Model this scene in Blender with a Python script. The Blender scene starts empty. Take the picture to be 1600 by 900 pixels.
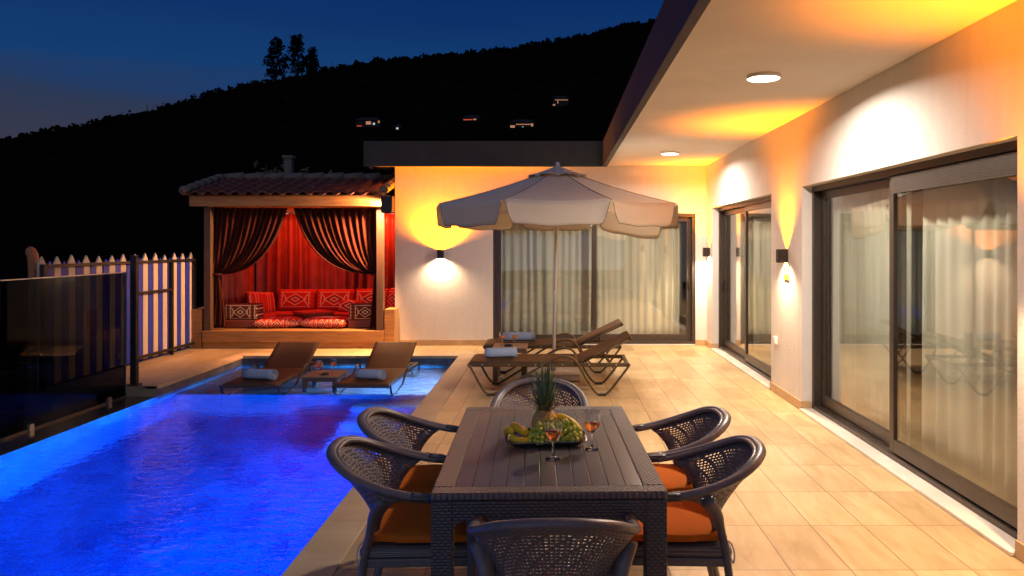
import bpy, math, random
from mathutils import Vector, Matrix, noise
R = math.radians
PI = math.pi
random.seed(7)
scene = bpy.context.scene
C = scene.collection

# ------------------------------------------------------------------ helpers
class MB:
    def __init__(s): s.v = []; s.f = []
    def add(s, vs, fs):
        b = len(s.v); s.v += [tuple(p) for p in vs]; s.f += [tuple(b + i for i in q) for q in fs]; return s
    def box(s, x0, x1, y0, y1, z0, z1, M=None):
        vs = [Vector((x, y, z)) for z in (z0, z1) for y in (y0, y1) for x in (x0, x1)]
        if M is not None: vs = [M @ p for p in vs]
        return s.add(vs, [(0,2,3,1),(4,5,7,6),(0,1,5,4),(2,6,7,3),(0,4,6,2),(1,3,7,5)])
    def tube(s, pts, r, n=8, closed=False, sx=1.0, sy=1.0, up=None):
        pts = [Vector(p) for p in pts]; m = len(pts)
        rs = r if isinstance(r, (list, tuple)) else [r]*m
        t = []
        for i in range(m):
            a = pts[(i-1) % m] if (closed or i > 0) else pts[i]
            b = pts[(i+1) % m] if (closed or i < m-1) else pts[i]
            t.append((b-a).normalized())
        ref = Vector(up) if up else (Vector((0,0,1)) if abs(t[0].z) < .9 else Vector((1,0,0)))
        nrm = (ref - t[0]*ref.dot(t[0])).normalized(); vs = []
        for i in range(m):
            base = Vector(up) if up else nrm
            q = base - t[i]*base.dot(t[i])
            if q.length > 1e-5: nrm = q.normalized()
            bn = t[i].cross(nrm)
            for k in range(n):
                a = 2*PI*k/n
                vs.append(pts[i] + (nrm*math.cos(a)*sx + bn*math.sin(a)*sy)*rs[i])
        fs = []
        for i in range(m if closed else m-1):
            j = (i+1) % m
            for k in range(n):
                l = (k+1) % n
                fs.append((i*n+k, i*n+l, j*n+l, j*n+k))
        if not closed:
            fs.append(tuple(range(n))[::-1]); fs.append(tuple((m-1)*n+k for k in range(n)))
        return s.add(vs, fs)
    def lathe(s, prof, n=24, c=(0,0,0)):
        vs = []
        for r, z in prof:
            for k in range(n):
                a = 2*PI*k/n; vs.append((c[0]+r*math.cos(a), c[1]+r*math.sin(a), c[2]+z))
        fs = []
        for i in range(len(prof)-1):
            for k in range(n):
                l = (k+1) % n; fs.append((i*n+k, i*n+l, (i+1)*n+l, (i+1)*n+k))
        return s.add(vs, fs)
    def disc(s, r, z, n=24, c=(0,0,0)):
        return s.add([(c[0]+r*math.cos(2*PI*k/n), c[1]+r*math.sin(2*PI*k/n), c[2]+z) for k in range(n)], [tuple(range(n))])
    def grid(s, fn, nu, nv):
        vs = [fn(i/nu, j/nv) for j in range(nv+1) for i in range(nu+1)]
        w = nu+1
        return s.add(vs, [(j*w+i, j*w+i+1, (j+1)*w+i+1, (j+1)*w+i) for j in range(nv) for i in range(nu)])
    def poly(s, pts): return s.add(pts, [tuple(range(len(pts)))])
    def prism(s, poly, z0, z1):
        n = len(poly)
        vs = [(x,y,z0) for x,y in poly] + [(x,y,z1) for x,y in poly]
        return s.add(vs, [tuple(range(n))[::-1], tuple(range(n,2*n))] + [(i,(i+1)%n,n+(i+1)%n,n+i) for i in range(n)])
    def build(s, name, mat, parent=None, smooth=False, bevel=0, seg=2, solid=0, sub=0, weld=False):
        me = bpy.data.meshes.new(name); me.from_pydata(s.v, [], s.f)
        me.materials.append(mat); me.update()
        if smooth:
            me.polygons.foreach_set('use_smooth', [True]*len(me.polygons))
        o = bpy.data.objects.new(name, me); C.objects.link(o)
        if parent: o.parent = parent
        if weld:
            m = o.modifiers.new('w','WELD'); m.merge_threshold = 1e-4
        if solid:
            m = o.modifiers.new('s','SOLIDIFY'); m.thickness = solid; m.offset = 0
        if bevel:
            m = o.modifiers.new('b','BEVEL'); m.width = bevel; m.segments = seg; m.limit_method = 'ANGLE'; m.angle_limit = R(40)
        if sub:
            m = o.modifiers.new('u','SUBSURF'); m.levels = sub; m.render_levels = sub
        return o

def tag(o, label=None, cat=None, group=None, kind=None):
    if label: o['label'] = label
    if cat: o['category'] = cat
    if group: o['group'] = group
    if kind: o['kind'] = kind
    return o
def thing(name, label, cat, loc=(0,0,0), rz=0, group=None):
    o = bpy.data.objects.new(name, None); C.objects.link(o)
    o.location = loc; o.rotation_euler = (0,0,rz); o.empty_display_size = .1
    return tag(o, label, cat, group)
def struct(o): o['kind'] = 'structure'; return o
def copy_tree(o, parent=None):
    c = o.copy(); C.objects.link(c)
    if parent: c.parent = parent
    for ch in list(o.children): copy_tree(ch, c)
    return c
def dup(root, loc, rz, label, group=None):
    c = copy_tree(root); c.location = loc; c.rotation_euler = (0,0,rz); c['label'] = label
    if group: c['group'] = group
    return c
def crom(P, n=6, closed=False):
    P = [Vector(p) for p in P]; out = []; m = len(P)
    for i in range(m if closed else m-1):
        if closed: p0,p1,p2,p3 = P[(i-1)%m],P[i],P[(i+1)%m],P[(i+2)%m]
        else: p0,p1,p2,p3 = P[max(i-1,0)],P[i],P[i+1],P[min(i+2,m-1)]
        for k in range(n):
            t = k/n
            out.append(.5*((2*p1)+(p2-p0)*t+(2*p0-5*p1+4*p2-p3)*t*t+(3*p1-p0-3*p2+p3)*t**3))
    if not closed: out.append(P[-1])
    return out
def sstep(a, b, x):
    t = max(0, min(1, (x-a)/(b-a))); return t*t*(3-2*t)

# ------------------------------------------------------------------ materials
def newmat(name):
    m = bpy.data.materials.new(name); m.use_nodes = True
    nt = m.node_tree; b = nt.nodes['Principled BSDF']; return m, nt, b
def N(nt, t, **kw):
    n = nt.nodes.new(t)
    for k, v in kw.items():
        if hasattr(n, k): setattr(n, k, v)
        else: n.inputs[k].default_value = v
    return n
def L(nt, a, b): nt.links.new(a, b)
def rgba(c): return (c[0], c[1], c[2], 1)
def math_(nt, op, a, b=None, clamp=False):
    n = nt.nodes.new('ShaderNodeMath'); n.operation = op; n.use_clamp = clamp
    for i, x in enumerate((a, b)):
        if x is None: continue
        if isinstance(x, (int, float)): n.inputs[i].default_value = x
        else: L(nt, x, n.inputs[i])
    return n.outputs[0]
def mixc(nt, fac, a, b):
    n = nt.nodes.new('ShaderNodeMix'); n.data_type = 'RGBA'
    for i, x in ((0,fac),(6,a),(7,b)):
        if isinstance(x, (int,float)): n.inputs[i].default_value = x
        elif isinstance(x, tuple): n.inputs[i].default_value = rgba(x)
        else: L(nt, x, n.inputs[i])
    return n.outputs[2]
def coords(nt, scale=(1,1,1), kind='Object', rot=(0,0,0)):
    tc = N(nt, 'ShaderNodeTexCoord'); mp = N(nt, 'ShaderNodeMapping')
    mp.inputs['Scale'].default_value = scale; mp.inputs['Rotation'].default_value = rot
    L(nt, tc.outputs[kind], mp.inputs[0]); return mp.outputs[0]
def bump(nt, b, h, strength=.3, dist=.01):
    n = N(nt, 'ShaderNodeBump'); n.inputs['Strength'].default_value = strength; n.inputs['Distance'].default_value = dist
    L(nt, h, n.inputs['Height']); L(nt, n.outputs[0], b.inputs['Normal']); return n
def pmat(name, col, rough=.5, metal=0, var=.15, nscale=8, bs=.0, bscale=60, bdist=.004, stretch=(1,1,1), spec=None, rvar=0, sheen=0):
    m, nt, b = newmat(name)
    co = coords(nt, stretch)
    n = N(nt, 'ShaderNodeTexNoise', Scale=nscale, Detail=6.0, Roughness=.6); L(nt, co, n.inputs['Vector'])
    mr = N(nt, 'ShaderNodeMapRange'); L(nt, n.outputs['Fac'], mr.inputs[0])
    mr.inputs[1].default_value = .3; mr.inputs[2].default_value = .7
    lo = tuple(c*(1-var) for c in col); hi = tuple(min(1,c*(1+var)) for c in col)
    L(nt, mixc(nt, mr.outputs[0], lo, hi), b.inputs['Base Color'])
    b.inputs['Roughness'].default_value = rough; b.inputs['Metallic'].default_value = metal
    if rvar:
        L(nt, math_(nt, 'ADD', math_(nt, 'MULTIPLY', mr.outputs[0], rvar), rough-rvar/2), b.inputs['Roughness'])
    if spec is not None: b.inputs['Specular IOR Level'].default_value = spec
    if sheen: b.inputs['Sheen Weight'].default_value = sheen
    if bs:
        n2 = N(nt, 'ShaderNodeTexNoise', Scale=bscale, Detail=4.0); L(nt, co, n2.inputs['Vector'])
        bump(nt, b, n2.outputs['Fac'], bs, bdist)
    return m
def emat(name, col, s):
    m, nt, b = newmat(name)
    b.inputs['Base Color'].default_value = rgba(col); b.inputs['Emission Color'].default_value = rgba(col)
    b.inputs['Emission Strength'].default_value = s; return m
def cloth(name, col, trans=.35, wscale=400, bs=.2, var=.08):
    m, nt, b = newmat(name); co = coords(nt)
    n = N(nt, 'ShaderNodeTexNoise', Scale=5.0, Detail=5.0); L(nt, co, n.inputs['Vector'])
    c = mixc(nt, n.outputs['Fac'], tuple(x*(1-var) for x in col), tuple(min(1,x*(1+var)) for x in col))
    L(nt, c, b.inputs['Base Color']); b.inputs['Roughness'].default_value = .9; b.inputs['Specular IOR Level'].default_value = .1
    n2 = N(nt, 'ShaderNodeTexNoise', Scale=float(wscale), Detail=2.0); L(nt, co, n2.inputs['Vector'])
    bump(nt, b, n2.outputs['Fac'], bs, .002)
    if trans:
        tr = N(nt, 'ShaderNodeBsdfTranslucent'); L(nt, c, tr.inputs[0])
        mx = N(nt, 'ShaderNodeMixShader'); mx.inputs[0].default_value = trans
        L(nt, b.outputs[0], mx.inputs[1]); L(nt, tr.outputs[0], mx.inputs[2])
        L(nt, mx.outputs[0], nt.nodes['Material Output'].inputs[0])
    return m
def thin_glass(name, tint=(.95,.97,.96), ior=1.5, rough=0.0, gain=1.0):
    m, nt, b = newmat(name); nt.nodes.remove(b)
    t = N(nt, 'ShaderNodeBsdfTransparent'); t.inputs[0].default_value = rgba(tint)
    g = N(nt, 'ShaderNodeBsdfGlossy'); g.inputs['Roughness'].default_value = rough
    # Schlick reflectance, the same on both faces of the pane
    f0 = ((ior-1)/(ior+1))**2
    lw = N(nt, 'ShaderNodeLayerWeight'); lw.inputs[0].default_value = .5
    fr = math_(nt, 'ADD', math_(nt, 'MULTIPLY', math_(nt, 'POWER', lw.outputs['Facing'], 5.0), 1-f0), f0)
    mx = N(nt, 'ShaderNodeMixShader'); L(nt, math_(nt, 'MULTIPLY', fr, gain, True), mx.inputs[0])
    L(nt, t.outputs[0], mx.inputs[1]); L(nt, g.outputs[0], mx.inputs[2])
    L(nt, mx.outputs[0], nt.nodes['Material Output'].inputs[0]); return m

def stucco(name, col):
    m, nt, b = newmat(name); co = coords(nt)
    n = N(nt, 'ShaderNodeTexNoise', Scale=1.2, Detail=6.0); L(nt, co, n.inputs['Vector'])
    st = N(nt, 'ShaderNodeTexNoise', Scale=3.0, Detail=4.0); L(nt, coords(nt, (4,4,.35)), st.inputs['Vector'])
    f = math_(nt, 'ADD', math_(nt, 'MULTIPLY', n.outputs['Fac'], .5), math_(nt, 'MULTIPLY', st.outputs['Fac'], .5))
    mr = N(nt, 'ShaderNodeMapRange'); L(nt, f, mr.inputs[0]); mr.inputs[1].default_value = .35; mr.inputs[2].default_value = .65
    L(nt, mixc(nt, mr.outputs[0], tuple(x*.91 for x in col), col), b.inputs['Base Color'])
    b.inputs['Roughness'].default_value = .85; b.inputs['Specular IOR Level'].default_value = .2
    n2 = N(nt, 'ShaderNodeTexNoise', Scale=55.0, Detail=5.0, Roughness=.7); L(nt, co, n2.inputs['Vector'])
    bump(nt, b, n2.outputs['Fac'], .5, .014); return m

def tilemat(name, c1, c2, w, h, ox, oy, grout, mort=.004, streak=True, rough=.38):
    """plank-like floor tiles laid in a straight grid, w across X and h along Y"""
    m, nt, b = newmat(name)
    tc = N(nt, 'ShaderNodeTexCoord'); sp = N(nt, 'ShaderNodeSeparateXYZ'); L(nt, tc.outputs['Object'], sp.inputs[0])
    def cell(o, off, size):
        q = math_(nt, 'DIVIDE', math_(nt, 'SUBTRACT', o, off), size)
        fr = math_(nt, 'FRACT', q); fl = math_(nt, 'FLOOR', q)
        d = math_(nt, 'MULTIPLY', math_(nt, 'MINIMUM', fr, math_(nt, 'SUBTRACT', 1.0, fr)), size)
        return fl, d
    fx, dx = cell(sp.outputs[0], ox, w); fy, dy = cell(sp.outputs[1], oy, h)
    d = math_(nt, 'MINIMUM', dx, dy)
    g = N(nt, 'ShaderNodeMapRange'); L(nt, d, g.inputs[0]); g.inputs[1].default_value = mort*.4; g.inputs[2].default_value = mort
    cv = N(nt, 'ShaderNodeCombineXYZ'); L(nt, fx, cv.inputs[0]); L(nt, fy, cv.inputs[1])
    wn = N(nt, 'ShaderNodeTexWhiteNoise'); L(nt, cv.outputs[0], wn.inputs['Vector'])
    va = N(nt, 'ShaderNodeVectorMath', operation='ADD'); 
    sc = N(nt, 'ShaderNodeVectorMath', operation='SCALE'); sc.inputs['Scale'].default_value = 7.0
    L(nt, wn.outputs['Color'], sc.inputs[0]); L(nt, tc.outputs['Object'], va.inputs[0]); L(nt, sc.outputs[0], va.inputs[1])
    mp = N(nt, 'ShaderNodeMapping'); mp.inputs['Scale'].default_value = (9,1.6,1) if streak else (3,3,3); L(nt, va.outputs[0], mp.inputs[0])
    n = N(nt, 'ShaderNodeTexNoise', Scale=1.3, Detail=7.0, Roughness=.65, Distortion=.6); L(nt, mp.outputs[0], n.inputs['Vector'])
    mr = N(nt, 'ShaderNodeMapRange'); L(nt, n.outputs['Fac'], mr.inputs[0]); mr.inputs[1].default_value = .3; mr.inputs[2].default_value = .7
    col = mixc(nt, mr.outputs[0], c1, c2)
    dirt = N(nt, 'ShaderNodeTexNoise', Scale=.9, Detail=5.0); L(nt, tc.outputs['Object'], dirt.inputs['Vector'])
    dm = N(nt, 'ShaderNodeMapRange'); L(nt, dirt.outputs['Fac'], dm.inputs[0]); dm.inputs[1].default_value=.35; dm.inputs[2].default_value=.7; dm.inputs[3].default_value=.74; dm.inputs[4].default_value=1.05
    br = math_(nt, 'ADD', math_(nt, 'MULTIPLY', wn.outputs['Value'], .26), .86)
    mul = N(nt, 'ShaderNodeVectorMath', operation='SCALE'); L(nt, col, mul.inputs[0]); L(nt, math_(nt, 'MULTIPLY', br, dm.outputs[0]), mul.inputs['Scale'])
    L(nt, mixc(nt, g.outputs[0], grout, mul.outputs[0]), b.inputs['Base Color'])
    L(nt, math_(nt, 'ADD', math_(nt, 'MULTIPLY', n.outputs['Fac'], .25), rough-.1), b.inputs['Roughness'])
    bump(nt, b, math_(nt, 'ADD', g.outputs[0], math_(nt, 'MULTIPLY', n.outputs['Fac'], .12)), .35, .004); return m

def weave(name, col, sx, sz, bs=.6, rough=.38, hi=1.5, axes=(0,2)):
    """moulded rattan: rows of short strands in brick bond, in object space"""
    m, nt, b = newmat(name)
    tc = N(nt, 'ShaderNodeTexCoord'); sp = N(nt, 'ShaderNodeSeparateXYZ'); L(nt, tc.outputs['Object'], sp.inputs[0])
    u = math_(nt, 'ADD', sp.outputs[axes[0]], 10.0); v = math_(nt, 'ADD', sp.outputs[axes[1]], 10.0)
    q = math_(nt, 'DIVIDE', v, sz); row = math_(nt, 'FLOOR', q); fv = math_(nt, 'FRACT', q)
    sh = math_(nt, 'MULTIPLY', math_(nt, 'MODULO', row, 2.0), .5)
    fu = math_(nt, 'FRACT', math_(nt, 'ADD', math_(nt, 'DIVIDE', u, sx), sh))
    hv = math_(nt, 'SINE', math_(nt, 'MULTIPLY', fv, PI)); hu = math_(nt, 'SINE', math_(nt, 'MULTIPLY', fu, PI))
    h = math_(nt, 'MULTIPLY', math_(nt, 'POWER', hu, .6), math_(nt, 'POWER', hv, .6))
    L(nt, mixc(nt, h, tuple(c*.55 for c in col), tuple(c*hi for c in col)), b.inputs['Base Color'])
    b.inputs['Roughness'].default_value = rough
    bump(nt, b, h, bs, .006); return m

def kilim(name, base, line, dark, cx, cz, axes=(0,2), hw=.3, hh=.16):
    """woven kilim: framed rows of diamonds with hooked corners"""
    m, nt, b = newmat(name)
    tc = N(nt, 'ShaderNodeTexCoord'); sp = N(nt, 'ShaderNodeSeparateXYZ'); L(nt, tc.outputs['Object'], sp.inputs[0])
    def rep(o, p):
        q = math_(nt, 'FRACT', math_(nt, 'ADD', math_(nt, 'DIVIDE', o, p), 20.5))
        return math_(nt, 'MULTIPLY', math_(nt, 'ABSOLUTE', math_(nt, 'SUBTRACT', q, .5)), p)
    X0, Z0 = sp.outputs[axes[0]], sp.outputs[axes[1]]
    ax = rep(X0, cx); az = rep(Z0, cz)
    def near(val, t, w): return math_(nt, 'LESS_THAN', math_(nt, 'ABSOLUTE', math_(nt, 'SUBTRACT', val, t)), w)
    s = math_(nt, 'ADD', math_(nt, 'DIVIDE', ax, cx*.5), math_(nt, 'DIVIDE', az, cz*.5))
    l1 = near(s, .62, .045); l2 = near(s, .25, .06)
    mxr = math_(nt, 'MAXIMUM', math_(nt, 'DIVIDE', ax, cx*.5), math_(nt, 'DIVIDE', az, cz*.5))
    l3 = near(mxr, .80, .03)
    sx2 = rep(X0, cx/7); sz2 = rep(Z0, cz/5)
    motif = math_(nt, 'MULTIPLY', math_(nt, 'LESS_THAN', math_(nt, 'ADD', sx2, sz2), cz/22), math_(nt, 'GREATER_THAN', mxr, .86))
    hook = math_(nt, 'MULTIPLY', near(math_(nt, 'SUBTRACT', math_(nt, 'DIVIDE', ax, cx*.5), math_(nt, 'MULTIPLY', math_(nt, 'DIVIDE', az, cz*.5), .35)), .52, .035), math_(nt, 'LESS_THAN', mxr, .72))
    ln = math_(nt, 'MAXIMUM', math_(nt, 'MAXIMUM', math_(nt, 'MAXIMUM', l1, l2), math_(nt, 'MAXIMUM', l3, motif)), hook)
    dk = math_(nt, 'MULTIPLY', math_(nt, 'GREATER_THAN', s, .30), math_(nt, 'LESS_THAN', s, .42))
    nz = N(nt, 'ShaderNodeTexNoise', Scale=60.0, Detail=3.0); L(nt, tc.outputs['Object'], nz.inputs['Vector'])
    bc = mixc(nt, nz.outputs['Fac'], tuple(c*.7 for c in base), tuple(c*1.25 for c in base))
    c1 = mixc(nt, dk, bc, dark); c2 = mixc(nt, ln, c1, line)
    L(nt, c2, b.inputs['Base Color']); b.inputs['Roughness'].default_value = .95; b.inputs['Specular IOR Level'].default_value = .1
    bump(nt, b, nz.outputs['Fac'], .3, .004); return m

M = {}
M['stucco'] = stucco('white_stucco', (.74,.72,.69))
M['soffit'] = pmat('soffit_paint', (.72,.69,.65), .8, var=.05, nscale=2, bs=.1, bscale=40)
M['fascia'] = pmat('fascia_render', (.036,.036,.031), .8, var=.2, nscale=3, bs=.2, bscale=70)
M['alu'] = pmat('dark_aluminium', (.075,.062,.052), .38, .55, var=.1, nscale=20)
M['alu_light'] = pmat('grey_aluminium', (.11,.10,.09), .4, .6, var=.1, nscale=20)
M['lampbox'] = pmat('lamp_housing', (.03,.022,.018), .45, .3, var=.1)
M['glass'] = thin_glass('window_glass', (.95,.97,.93), 1.75, 0, 1.7)
M['dark_glass'] = thin_glass('smoked_glass', (.20,.23,.30), 1.3, 0, .45)
M['sheer'] = cloth('sheer_curtain', (.88,.87,.80), .25, 250, .15, .06)
M['marble'] = pmat('marble_sill', (.70,.66,.60), .35, var=.18, nscale=3, stretch=(1,1,1))
M['skirt'] = pmat('skirting_tile', (.50,.34,.18), .4, var=.18, nscale=6)
M['tile'] = tilemat('patio_tile', (.44,.31,.145), (.63,.48,.265), .315, .625, 1.52, 4.58, (.15,.10,.06))
M['coping'] = tilemat('coping_stone', (.56,.42,.25), (.70,.55,.36), 3.0, 1.25, -4.1, .9, (.26,.19,.12), streak=False, rough=.5)
M['room'] = pmat('interior_plaster', (.35,.31,.26), .9)
M['socket'] = pmat('white_plastic', (.75,.73,.7), .35, var=.03)
M['sign_w'] = pmat('sign_white', (.42,.42,.36), .4, var=.02)
M['sign_y'] = pmat('sign_yellow_green', (.30,.36,.01), .45, var=.05)
M['sign_d'] = pmat('sign_dark', (.05,.07,.01), .5, var=.05)
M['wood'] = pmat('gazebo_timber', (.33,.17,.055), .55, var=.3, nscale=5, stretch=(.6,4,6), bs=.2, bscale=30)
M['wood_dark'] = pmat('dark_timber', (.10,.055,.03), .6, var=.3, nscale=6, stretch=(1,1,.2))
M['terracotta'] = pmat('terracotta_tile', (.13,.036,.018), .8, var=.35, nscale=9, bs=.3, bscale=50)
M['mortar'] = pmat('ridge_mortar', (.15,.125,.105), .9, var=.2, nscale=15, bs=.4, bscale=50)
M['maroon'] = cloth('maroon_curtain', (.075,.019,.012), .10, 200, .3, .25)
M['redcurtain'] = cloth('red_curtain', (.30,.055,.033), .04, 200, .2, .5); q = M['redcurtain'].node_tree.nodes['Principled BSDF']; q.inputs['Roughness'].default_value = .42; q.inputs['Specular IOR Level'].default_value = .6
M['kilim'] = kilim('kilim_back', (.50,.035,.02), (.72,.55,.40), (.05,.04,.03), .62, .34)
M['kilim_small'] = kilim('kilim_seat', (.50,.04,.025), (.70,.5,.38), (.07,.03,.03), .26, .22, (0,1))
M['kilim_dark'] = kilim('kilim_arm', (.10,.022,.02), (.55,.45,.32), (.03,.02,.02), .40, .27)
M['redcloth'] = cloth('red_cloth', (.48,.05,.03), 0, 150, .3, .2)
M['lowtable'] = pmat('low_table_wood', (.14,.03,.02), .45, var=.2)
M['blue_board'] = pmat('blue_board', (.008,.03,.40), .6, var=.22, nscale=5, stretch=(3,3,.5), bs=.15)
M['white_board'] = pmat('white_board', (.50,.45,.39), .6, var=.12, nscale=5, stretch=(3,3,.5), bs=.15)
M['blackmetal'] = pmat('black_metal', (.02,.018,.016), .5, .4, var=.15)
M['steel'] = pmat('brushed_steel', (.62,.6,.57), .3, .9, var=.05)
M['post_wood'] = pmat('orange_wood', (.38,.14,.05), .6, var=.3, nscale=5, stretch=(4,4,.5))
M['concrete'] = pmat('deck_concrete', (.26,.24,.17), .9, var=.25, nscale=3, bs=.3)
M['ledge'] = pmat('wet_stone', (.05,.047,.04), .12, var=.35, nscale=4, rvar=.12, bs=.15, bscale=20)
M['earth'] = pmat('dark_earth', (.05,.04,.025), .95, var=.4, nscale=.3, bs=.5, bscale=5)
M['hill'] = pmat('hill_ground', (.006,.005,.004), 1, var=.3, spec=0, nscale=.05)
M['forest'] = pmat('forest_foliage', (.007,.006,.005), 1, var=.3, nscale=.1, spec=0)
M['leaf'] = pmat('shrub_leaf', (.10,.075,.03), .7, var=.4, nscale=3)
M['bark'] = pmat('bark', (.08,.055,.035), .9, var=.3, nscale=10)
M['rattan'] = weave('rattan_shell', (.160,.155,.170), .03, .0085, .7, .36, axes=(0,2))
M['rattan_rim'] = pmat('rattan_rim', (.145,.140,.155), .34, var=.15, nscale=30, bs=.12, bscale=300)
M['tweave'] = weave('table_weave', (.115,.105,.105), .022, .0115, 1.0, .34, axes=(0,1))
M['tweave_v'] = weave('table_weave_side', (.085,.086,.096), .026, .012, .8, .45, axes=(0,2))
M['plank'] = pmat('table_plank', (.125,.122,.122), .24, var=.05, nscale=2, stretch=(5,1.2,1))
M['cushion'] = cloth('orange_cushion', (.62,.155,.02), 0, 500, .2, .08)
M['tie'] = pmat('white_cord', (.7,.68,.65), .7)
M['sling'] = weave('brown_sling', (.075,.038,.013), .006, .004, .25, .6, 1.3, axes=(0,1))
M['frame_br'] = pmat('bronze_tube', (.10,.068,.033), .36, .4, var=.1, nscale=30)
M['rubber'] = pmat('black_rubber', (.02,.018,.015), .7)
M['wicker'] = weave('wicker_table', (.12,.085,.05), .02, .012, .6, .5, 1.4, axes=(0,2))
M['ttop'] = pmat('side_table_top', (.35,.24,.14), .45, var=.15)
M['towel'] = cloth('blue_towel', (.34,.45,.66), 0, 260, .6, .1)
M['canopy'] = cloth('cream_canopy', (.80,.74,.65), .28, 500, .08, .05)
M['pole'] = pmat('white_pole', (.72,.70,.66), .4, .1, var=.06)
M['piping'] = pmat('grey_piping', (.22,.19,.16), .7)
M['granite'] = pmat('granite_base', (.50,.46,.40), .6, var=.3, nscale=40, bs=.15)
m, nt, b = newmat('clear_glass'); b.inputs['Transmission Weight'].default_value = 1; b.inputs['Roughness'].default_value = 0; b.inputs['IOR'].default_value = 1.48; b.inputs['Base Color'].default_value = (1,1,1,1); M['wineglass'] = m
m, nt, b = newmat('rose_wine'); b.inputs['Base Color'].default_value = (1,.36,.10,1); b.inputs['Transmission Weight'].default_value = 1
b.inputs['Roughness'].default_value = 0; b.inputs['IOR'].default_value = 1.34; M['wine'] = m
M['tray'] = pmat('steel_tray', (.30,.28,.26), .22, .85, var=.15)
M['banana'] = pmat('banana_skin', (.95,.58,.02), .5, var=.25, nscale=18, bs=.05)
M['banana_tip'] = pmat('banana_tip', (.08,.05,.02), .7)
M['grape'] = pmat('grape_skin', (.50,.60,.09), .25, var=.3, nscale=30)
M['grape'].node_tree.nodes['Principled BSDF'].inputs['Subsurface Weight'].default_value = .15
M['stalk'] = pmat('stalk', (.18,.2,.05), .7)
M['pine'] = pmat('pineapple_rind', (.52,.34,.11), .6, var=.5, nscale=40, bs=.3)
M['pineleaf'] = pmat('pineapple_leaf', (.15,.23,.12), .5, var=.45, nscale=25)
M['pineleaf_dry'] = pmat('pineapple_leaf_dry', (.30,.26,.13), .6, var=.35, nscale=25)
M['ash'] = pmat('dark_ceramic', (.03,.03,.03), .3)
M['diffuser'] = emat('lamp_diffuser', (1,.95,.88), 9)
M['lens_up'] = emat('lamp_lens_orange', (1,.62,.12), 14)
M['lens_dn'] = emat('lamp_lens_white', (1,.82,.6), 14)
M['led'] = emat('led_strip', (1,.45,.35), 3.5)
M['lit_warm'] = emat('lit_window_warm', (1,.45,.2), .34)
M['lit_red'] = emat('lit_window_red', (1,.12,.05), .45)
M['lit_white'] = emat('lit_window_white', (.8,.95,1), .5)
M['housewall'] = pmat('far_house_wall', (.015,.012,.010), .9)

# pool tiles: rippling water light painted as blotches into the tile colour
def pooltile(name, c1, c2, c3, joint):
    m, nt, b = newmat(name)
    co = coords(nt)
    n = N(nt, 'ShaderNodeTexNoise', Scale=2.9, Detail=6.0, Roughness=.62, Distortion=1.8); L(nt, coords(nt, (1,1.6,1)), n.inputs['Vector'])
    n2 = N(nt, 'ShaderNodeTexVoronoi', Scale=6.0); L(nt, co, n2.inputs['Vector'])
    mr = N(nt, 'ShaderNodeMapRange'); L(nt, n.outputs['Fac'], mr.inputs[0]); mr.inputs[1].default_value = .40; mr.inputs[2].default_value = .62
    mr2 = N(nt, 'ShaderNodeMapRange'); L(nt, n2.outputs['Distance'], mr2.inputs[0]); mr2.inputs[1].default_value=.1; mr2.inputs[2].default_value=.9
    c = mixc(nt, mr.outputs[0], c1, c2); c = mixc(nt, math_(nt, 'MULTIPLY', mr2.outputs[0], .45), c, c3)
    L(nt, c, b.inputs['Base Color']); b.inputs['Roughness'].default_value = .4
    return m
M['pooltile'] = pooltile('pool_painted_ripple', (.002,.002,.16), (.02,.50,.90), (.004,.03,.30), 0)
M['poolwall'] = pooltile('pool_wall_painted_ripple', (.02,.40,.80), (.08,.75,.95), (.03,.5,.85), 0)
M['shelf'] = pooltile('shelf_painted_ripple', (.45,.42,.55), (.78,.70,.80), (.6,.55,.68), 0)
M['band'] = tilemat('waterline_tile', (.06,.075,.11), (.14,.16,.21), .33, .33, 0, 0, (.25,.24,.24), streak=False, rough=.3)
m, nt, b = newmat('pool_water'); nt.nodes.remove(b)
rf = N(nt, 'ShaderNodeBsdfRefraction'); rf.inputs['IOR'].default_value = 1.33; rf.inputs['Roughness'].default_value = 0; rf.inputs[0].default_value = (.93,.97,1,1)
gl = N(nt, 'ShaderNodeBsdfGlossy'); gl.inputs['Roughness'].default_value = .02
fr = N(nt, 'ShaderNodeFresnel'); fr.inputs[0].default_value = 1.33
nz = N(nt, 'ShaderNodeTexNoise', Scale=7.0, Detail=3.0, Roughness=.5); L(nt, coords(nt, (1,1.5,1)), nz.inputs['Vector'])
nz2 = N(nt, 'ShaderNodeTexNoise', Scale=24.0, Detail=2.0); L(nt, coords(nt, (1,1.4,1)), nz2.inputs['Vector'])
hh = math_(nt, 'ADD', nz.outputs['Fac'], math_(nt, 'MULTIPLY', nz2.outputs['Fac'], .25))
bp = N(nt, 'ShaderNodeBump'); bp.inputs['Strength'].default_value = .5; bp.inputs['Distance'].default_value = .03; L(nt, hh, bp.inputs['Height'])
for q in (rf, gl, fr): L(nt, bp.outputs[0], q.inputs['Normal'])
mx = N(nt, 'ShaderNodeMixShader'); L(nt, fr.outputs[0], mx.inputs[0]); L(nt, rf.outputs[0], mx.inputs[1]); L(nt, gl.outputs[0], mx.inputs[2])
L(nt, mx.outputs[0], nt.nodes['Material Output'].inputs[0]); M['water'] = m

# ------------------------------------------------------------------ camera, sky
F = 1190.0
cam = bpy.data.cameras.new('camera'); cam.sensor_width = 36; cam.lens = 36*F/1600
cam.shift_x = -72/1600; cam.shift_y = -68/1600; cam.clip_end = 3000; cam.clip_start = .05
co = bpy.data.objects.new('camera', cam); C.objects.link(co)
co.location = (0,0,1.69); co.rotation_euler = (R(90),0,0); scene.camera = co

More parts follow.
